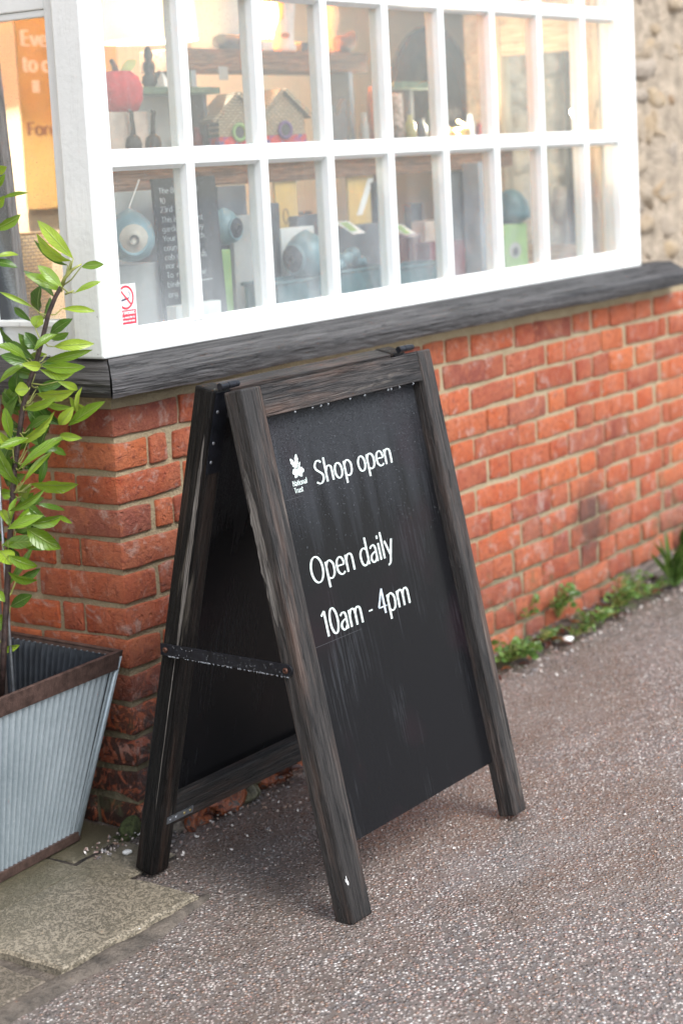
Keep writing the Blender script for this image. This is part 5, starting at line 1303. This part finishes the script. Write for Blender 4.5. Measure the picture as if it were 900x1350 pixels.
for (px_, h, r, mt) in ((240, .05, .016, 'dkbox'), (262, .06, .014, 'maroon'), (425, .05, .018, 'brownframe'), (482, .09, .014, 'boxgrey'), (508, .12, .016, 'iron'), (556, .07, .02, 'dkbox'), (570, .10, .015, 'green'), (586, .06, .02, 'brownframe'), (622, .08, .016, 'greyboard2'), (634, .05, .018, 'maroon')):
    c = at(px_, 195, Y=.44); m_ = MB(); m_.lathe((c.x, .442, ZS2 + .0004), [(r, 0), (r * 1.05, h * .1), (r, h * .6), (r * .6, h * .8), (r * .62, h)], 14); tag(m_.build('small_pot', M[mt], smooth=True), 'small pot on the pine shelf behind the birdhouses and log', 'pot', 'pots along the pine shelf')
# seen through the side window: ochre banner, leaning framed blackboard, wicker basket, pillar
a, b, c = at(19, 20, Y=1.32), at(80, 20, Y=1.32), at(40, 300, Y=1.32)
bn_ = thing('ochre_banner', 'hanging ochre banner with pale and dark words behind the side window', 'banner', ((a.x + b.x) / 2, 1.32, 1.2))
m_ = MB(); m_.box((a.x, 1.32, at(40, 276, Y=1.32).z), (b.x + .25, 1.326, 2.30)); m_.build('cloth', M['ochre'], bn_)
def TB(x, y, z): return Vector((x, 1.3194 - z, y))
def btext(s_, pxl, pyl, pxr, cap, mat):
    m_ = MB(); l, r_ = at(pxl, pyl, Y=1.3194), at(pxr, pyl, Y=1.3194); text(m_, s_, l.x, r_.x, l.z, cap, TB, .2, .12); m_.build('banner_words', M[mat], bn_)
btext('Every', 28, 60, 84, .046, 'whitec'); btext('to c', 30, 94, 66, .046, 'whitec'); btext('l', 44, 122, 53, .034, 'whitec'); btext('Forev', 37, 179, 86, .040, 'brownframe')
m_ = MB(); m_.tube([(a.x - .02, 1.323, 2.31), (b.x + .27, 1.323, 2.31)], .008, 8); m_.build('hanging_rod', M['shelfwood'], bn_)
m_ = MB(); q = at(12, 200, Y=1.2); m_.box((q.x - .03, 1.2, .0505), (q.x + .06, 1.26, 2.5995)); tag(m_.build('pillar', cream), 'cream painted pillar left of the ochre banner', 'pillar')
q0, q1 = at(26, 312, Y=.62), at(80, 312, Y=.62)
wk = thing('wicker_basket', 'orange wicker basket on a stand behind the side window', 'basket', ((q0.x + q1.x) / 2, .72, .0505)); m_ = MB(); xm = (q0.x + q1.x) / 2; r = .15
zt_ = q0.z; n = 40; vs = []; gsx = []
for (rr, zz) in ((r * .8, zt_ - .26), (r, zt_), (r * .94, zt_), (r * .75, zt_ - .25)):
    for i in range(n + 1): vs.append((xm + rr * math.cos(2 * math.pi * i / n), .78 + rr * math.sin(2 * math.pi * i / n), zz)); gsx.append((i / n * .94, zz, 0))
m_.add(vs, [(j * (n + 1) + i, j * (n + 1) + i + 1, (j + 1) * (n + 1) + i + 1, (j + 1) * (n + 1) + i) for j in range(3) for i in range(n)], gsx); m_.build('woven_side', M['wicker2'], wk, smooth=True)
m_ = MB(); m_.lathe((xm, .78, .0505), [(.12, 0), (.12, .02), (.02, .03), (.02, zt_ - .30), (.12, zt_ - .285), (.12, zt_ - .262)], 16); m_.build('stand', M['iron'], wk)
# leaning framed blackboard
f0, f1 = at(-2, 100, Y=.40), at(36, 420, Y=.30)
fbn = thing('framed_blackboard', 'blackboard in a weathered grey timber frame leaning inside the side window', 'blackboard', (f1.x, .3, Z0))
lz0 = Z0
f1 = Vector((f1.x, .30, lz0)); dirv = (f0 - f1).normalized(); wv = Vector((-1, .35, 0)); wv = (wv - dirv * wv.dot(dirv)).normalized(); tv = dirv.cross(wv)
M['greyframe'] = m_wood('weathered_grey_frame', (.16, .14, .14), (.27, .24, .25), (.36, .33, .34))
m_ = MB(); m_.box((0, 0, 0), (.80, .022, .018), (f1, dirv, wv, tv), 0); m_.build('frame_side', M['greyframe'], fbn)
m_ = MB(); m_.box((0, .0225, .004), (.80, .072, .012), (f1, dirv, wv, tv), 0); m_.build('board', M['chalkboard'], fbn)
m_ = MB(); m_.box((0, .0725, 0), (.80, .094, .018), (f1, dirv, wv, tv), 0); m_.build('frame_side', M['whitec'], fbn)

# no-smoking sticker on the pane
sk = thing('no_smoking_sticker', 'white sticker with red no smoking sign on the corner pane', 'sticker', tuple(at(172, 403, Y=GY)))
sa, sb_ = at(158, 436, Y=GY - .0006), at(186, 436, Y=GY - .0006); sx0, sx1 = .0585, .1275; sz0, sz1 = 1.1365, 1.232
def TS(x, z, d): return Vector((x, GY - .0008 - d, z))
def quad(mb, x0, z0, x1, z1, d): mb.add([TS(x0, z0, d), TS(x1, z0, d), TS(x1, z1, d), TS(x0, z1, d)], [(0, 1, 2, 3)])
M['signred'] = plain('sign_red', (.72, .03, .06), .4, 0, .05, 10); M['signblack'] = plain('sign_ink', (.06, .06, .10), .4, 0, .05, 10)
m_ = MB(); quad(m_, sx0, sz0, sx1, sz1, 0); m_.build('backing', M['whitec'], sk)
m_ = MB(); quad(m_, sx0 + .004, sz0 + .006, sx1 - .003, sz0 + .038, .0003)
cxs, czs, rs = (sx0 + sx1) / 2, sz0 + .066, .0245
sweep(m_, E_(cxs, czs, rs, rs, 0, 360, 32), .005, .005, TS, .0005); sweep(m_, [(cxs - .017, czs + .017), (cxs + .017, czs - .017)], .0042, .0042, TS, .0007); m_.build('red_print', M['signred'], sk)
m_ = MB(); sweep(m_, [(cxs - .015, czs - .006), (cxs + .010, czs - .002)], .0045, .0045, TS, .0004); sweep(m_, cr([(cxs + .011, czs - .001), (cxs + .014, czs + .008), (cxs + .008, czs + .013)]), .002, .002, TS, .0004); m_.build('cigarette', M['signblack'], sk)
m_ = MB(); text(m_, 'NO SMOKING', sx0 + .008, sx1 - .007, sz0 + .0285, .0065, TS, .2, .16, lift=.0001)
for v in list(range(len(m_.v))): m_.v[v].y -= .0007
for zz in (.0195, .0115): 
    text(m_, 'it is a nest the la' if zz > .015 else 'to smo e in ese', sx0 + .009, sx1 - .009, sz0 + zz, .0045, lambda x, y, d: TS(x, y, d + .0007), .2, .16, lift=.0001)
m_.build('sticker_text', M['whitec'], sk)

# ------------------------------------------------------------------ foot of the wall: soil, rubble, weeds, dead leaves
mb = MB(); n = 90
for i in range(n + 1):
    x = .02 + 3.3 * i / n; far = .055 + .085 * min(1, max(0, (x - .9) / .6)) + noisy((x, 0, 0), 6, .03)
    for (t, h) in ((0, .030), (.35, .030), (.7, .016), (1, -.006)):
        y = .012 - (far + .012) * t
        mb.v.append(Vector((x, y, h * (.7 if x > 1 else .5) + noisy((x, y, 2), 30, .010) + noisy((x, y, 6), 80, .005) - .004))); mb.g.append(mb.v[-1].copy())
for i in range(n):
    for k in range(3): mb.f.append((4 * i + k, 4 * i + k + 1, 4 * i + 5 + k, 4 * i + 4 + k)); mb.mi.append(0)
kind(mb.build('soil_strip', M['litter'], smooth=True), 'stuff')
# loose chippings near the wall and over the pavement
mb = MB(); r2 = random.Random(3)
def chip(x, y, z, r):
    ax = Vector((r2.uniform(-1, 1), r2.uniform(-1, 1), r2.uniform(-.4, .4))).normalized(); vs = []
    a = [Vector(q) for q in ((1, 0, 0), (-1, 0, 0), (0, 1, 0), (0, -1, 0), (0, 0, 1), (0, 0, -1))]
    rot = Matrix.Rotation(r2.uniform(0, 6.28), 3, ax); s_ = Vector((r2.uniform(.7, 1.3), r2.uniform(.6, 1.1), r2.uniform(.4, .8)))
    mb.add([Vector((x, y, z)) + rot @ Vector((q.x * s_.x, q.y * s_.y, q.z * s_.z)) * r for q in a], [(0, 2, 4), (2, 1, 4), (1, 3, 4), (3, 0, 4), (2, 0, 5), (1, 2, 5), (3, 1, 5), (0, 3, 5)])
for i in range(2600):
    x = r2.uniform(-.2, 3.2); y = -abs(r2.gauss(.03, .10)); chip(x, y, .003 + max(0, .02 + y * .25) * (1 if y > -.09 else 0), r2.uniform(.002, .0065))
for i in range(5200):
    x = r2.uniform(-1.6, 2.6); y = r2.uniform(-2.1, -.05)
    if -1.25 < x < -.2 and y > -.44: continue
    chip(x, y, .0008, r2.uniform(.0016, .0042))
m, t = newmat('loose_chippings'); k = N(t); vo = k.n('ShaderNodeTexVoronoi', {'Vector': k.pos(), 'Scale': 60.0})
k.out(k.bsdf(k.ramp(k.sep(vo.outputs['Color'])[0], [(0, (.09, .075, .07)), (.25, (.26, .17, .14)), (.45, (.20, .185, .18)), (.6, (.40, .34, .30)), (.8, (.30, .20, .15)), (.9, (.62, .58, .54))], 'CONSTANT'), .4))
kind(mb.build('loose_chippings', m), 'stuff')
def lump(name, px0, px1, pyb, h, Y0, Y1, mat, lab, cat, seed, jit=.016, group=None):
    a, b = at(px0, pyb, Z=0), at(px1, pyb, Z=0)
    vs, fs = rbox((a.x, Y0, -.012), (b.x, Y1, h), .012, jit, seed, 4, 3, 3, 24)
    m_ = MB(); m_.add(vs, fs); return tag(m_.build(name, mat, smooth=False), lab, cat, group)
def lump2(name, x0, x1, y0, y1, h, mat, lab, seed, jit=.016, cat='rubble'):
    vs, fs = rbox((x0, y0, -.012), (x1, y1, h), .012, jit * 1.7, seed, 6, 4, 4, 30)
    m_ = MB(); m_.add(vs, fs); return tag(m_.build(name, mat, smooth=False), lab, cat)
m, t = newmat('broken_brick'); k = N(t); p = k.pos(); n1 = k.noise(p, 25, 5, .65, .8).outputs[0]
c = k.ramp(n1, [(.40, (.022, .016, .014)), (.48, (.15, .035, .016)), (.56, (.32, .085, .025)), (.62, (.10, .085, .08)), (.70, (.03, .025, .022))]); k.out(k.bsdf(c, .35, k.bump(n1, .02))); M['broken'] = m
lump2('broken_brick', .06, .245, -.105, .01, .068, M['broken'], 'broken orange brick lying under the sign by the corner', 41)
lump2('broken_brick', .345, .455, -.085, .01, .075, M['broken'], 'small dark red brick lump beside the wall under the sign', 42)
lump2('broken_brick', .485, .57, -.075, .01, .08, M['broken'], 'red brick chip behind the front leg of the sign', 47, .012)
lump2('flint_stone', .245, .345, -.085, .01, .055, plain('mossy_stone', (.13, .12, .075), .6, 0, .5, 30, .01), 'mossy grey stone between the broken bricks', 43, cat='stone')
lump2('flint_stone', .02, .085, -.075, -.01, .024, plain('pale_flint', (.22, .19, .16), .5, 0, .5, 50, .006), 'pale flat stone beside the back leg of the sign', 44, cat='stone')
lump2('flint_stone', 2.45, 2.80, -.03, .01, .075, plain('grey_footing', (.15, .12, .10), .7, 0, .4, 20, .008), 'rough grey footing stone below the bricks by the grass tuft', 45, .01, cat='stone')
lump2('flint_stone', -.07, .0, -.015, .03, .02, M['moss'], 'mossy lump in the corner between planter and brick wall', 46, cat='moss')
def pebble(px_, py_, r, mat, lab, z=0):
    c = at(px_, py_, Z=z + r * .5); m_ = MB(); vs, fs = rbox((c.x - r * 1.2, c.y - r, z), (c.x + r * 1.2, c.y + r, z + r * 1.2), r * .55, r * .15, px_ * .1, 2, 2, 1, 60); m_.add(vs, fs)
    tag(m_.build('pebble', mat, smooth=True), lab, 'pebble')
wp = plain('white_pebble', (.72, .70, .66), .4, 0, .1, 50)
pebble(748, 843, .014, wp, 'round white pebble at the foot of the wall among weeds', .012)
pebble(168, 1124, .008, wp, 'white pebble on the slab beside the back leg', .012)
pebble(183, 1225, .003, wp, 'tiny white stone on the mottled slab', .016)
# weeds
def weed(px_, py_, n, hgt, spread, name, lab, wide, blade=False, y_off=None, z0=.012):
    c = at(px_, py_, Z=z0)
    if y_off is not None: c = at(px_, py_, Y=y_off)
    w_ = thing(name, lab, 'weed', tuple(c), 'weeds along the foot of the wall')
    st = MB()
    for i in range(n):
        a = rnd.uniform(math.pi, 2 * math.pi) if rnd.random() < .75 else rnd.uniform(0, 6.28)
        rad = spread * rnd.random() ** .6; h = hgt * rnd.uniform(.35, 1.0)
        tip0 = c + Vector((math.cos(a) * rad, min(math.sin(a) * rad * .8, -.004 - c.y if c.y > -.01 else 9), h))
        if tip0.y > -.008: tip0.y = -.008 - rnd.random() * .02
        m_ = MB()
        if blade:
            leaf_mesh(m_, c + Vector((rnd.uniform(-.02, .02), rnd.uniform(-.015, 0), 0)), tip0, wide * rnd.uniform(.6, 1.2), -.12 * h, rnd.uniform(-.6, .6), .2, FWD, n=7, curl=-.2 * h)
        else:
            d = Vector((math.cos(a), -abs(math.sin(a)), rnd.uniform(-.3, .3))).normalized(); L = wide * rnd.uniform(.8, 1.6)
            leaf_mesh(m_, tip0, tip0 + d * L, wide * rnd.uniform(.7, 1.1), .1 * L, rnd.uniform(-.8, .8), .12, (FWD + Vector((0, 0, -.8))).normalized(), n=5)
            st.tube([c, c.lerp(tip0, .5) + Vector((0, 0, .1 * h)), tip0], .0011, 4)
        leaf_build(m_, 'leaf', M['weed'], w_)
    if st.v: st.build('stalk', M['greentwig'], w_)
weed(672, 872, 60, .055, .075, 'clover_weed', 'low bright green weed beside the right front leg of the sign', .020)
weed(735, 815, 44, .10, .06, 'wall_weed', 'straggly weed growing from a brick joint above the white pebble', .020, y_off=-.012)
weed(700, 800, 9, .03, .03, 'wall_weed', 'tiny weed rooted in a mortar joint low on the wall', .014, y_off=-.012)
weed(695, 815, 9, .035, .03, 'wall_weed', 'small weed hanging below a mortar joint near the sign', .015, y_off=-.012)
weed(775, 828, 34, .06, .07, 'clover_weed', 'pale weed between dead leaves right of the white pebble', .018)
weed(812, 802, 40, .07, .08, 'clover_weed', 'small leafy weed under the soot stained bricks', .020)
weed(828, 790, 34, .10, .08, 'clover_weed', 'grey green weed left of the grass tuft', .016)
for (a_, b_, l_) in ((690, 862, 'sparse weed seedlings in the litter right of the clover'), (712, 846, 'low weed sprouting between dead leaves left of the white pebble'), (758, 838, 'low weed sprouting right beside the white pebble'), (795, 816, 'low weed sprouting before the leafy weed'), (845, 786, 'low weed on the footing stone by the grass'), (862, 778, 'thin weed just left of the grass tuft')):
    weed(a_, b_, 22, .035, .065, 'clover_weed', l_, .013)
weed(888, 772, 46, .17, .10, 'grass_tuft', 'tall tuft of green grass at the foot of the wall', .016, True)
weed(900, 740, 30, .20, .09, 'grass_tuft', 'long grass leaning against the far bricks', .016, True)
# fallen leaves
def dead(px_, py_, L, lab, z=.016):
    c = at(px_, py_, Z=z); a = rnd.uniform(0, 6.28); d = Vector((math.cos(a), math.sin(a), rnd.uniform(-.1, .25)))
    m_ = MB(); leaf_mesh(m_, c - d * L / 2, c + d * L / 2, L * .55, .12 * L, rnd.uniform(-.4, .4), rnd.uniform(.1, .35), Vector((0, 0, -1)), n=7)
    o = leaf_build(m_, 'dead_leaf', M['deadleaf'], None); tag(o, lab, 'leaf', 'dead leaves along the foot of the wall')
DL = 'curled red brown dead leaf on the soil by the wall'
for (px_, py_, L) in ((790, 800, .05), (803, 790, .05), (760, 822, .04), (700, 868, .05), (668, 884, .04), (735, 845, .06), (745, 850, .05), (843, 768, .06), (852, 775, .06), (858, 765, .05), (838, 780, .05), (866, 782, .05), (775, 812, .05), (720, 850, .045), (690, 878, .04), (655, 895, .04), (812, 812, .045), (727, 838, .05), (784, 816, .04), (826, 812, .04)):
    dead(px_, py_, L, DL)
for (px_, py_, L) in ((365, 1010, .05), (375, 1000, .045), (350, 1022, .05), (300, 1060, .05), (262, 1068, .045), (386, 1006, .04)):
    c = at(px_, py_, Y=-.06); a = rnd.uniform(0, 6.28); d = Vector((math.cos(a), -.3, rnd.uniform(-.3, .5))).normalized()
    m_ = MB(); leaf_mesh(m_, c - d * L / 2, c + d * L / 2, L * .5, .12 * L, rnd.uniform(-.4, .4), .25, FWD, n=7); tag(leaf_build(m_, 'dead_leaf', M['deadleaf'], None), 'wet red dead leaf on the rubble under the sign', 'leaf', 'dead leaves under the sign')

lr_ = random.Random(12)
for i in range(26):
    x = lr_.uniform(.04, .62); y = -lr_.uniform(.02, .115); L = lr_.uniform(.025, .045); c = Vector((x, y, .012 + lr_.uniform(0, .05) * (1 if y > -.08 else .2))); a = lr_.uniform(0, 6.28); d = Vector((math.cos(a), math.sin(a), lr_.uniform(-.3, .3))).normalized()
    m_ = MB(); leaf_mesh(m_, c - d * L / 2, c + d * L / 2, L * .55, .12 * L, lr_.uniform(-.4, .4), .25, Vector((0, 0, -1)), n=6); tag(leaf_build(m_, 'dead_leaf', M['deadleaf'], None), 'wet red dead leaf on the rubble under the sign', 'leaf', 'dead leaves under the sign')
for i in range(30):
    px_ = lr_.uniform(655, 868); py_ = 905 - (px_ - 640) * .545 - lr_.uniform(8, 34); dead(px_, py_, lr_.uniform(.025, .05), DL)
mb = MB()
for i in range(38):     # stalks and twig bits lying in the litter
    x = lr_.uniform(.05, 3.0); y = -lr_.uniform(.02, .14); a = lr_.uniform(0, 6.28); L = lr_.uniform(.02, .06); c = Vector((x, y, .022 if y > -.09 else .008))
    mb.tube([c, c + Vector((math.cos(a) * L * .5, math.sin(a) * L * .5 * .6, .006)), c + Vector((math.cos(a) * L, math.sin(a) * L * .6, 0))], .0012, 4)
kind(mb.build('twig_litter', M['twig']), 'stuff')
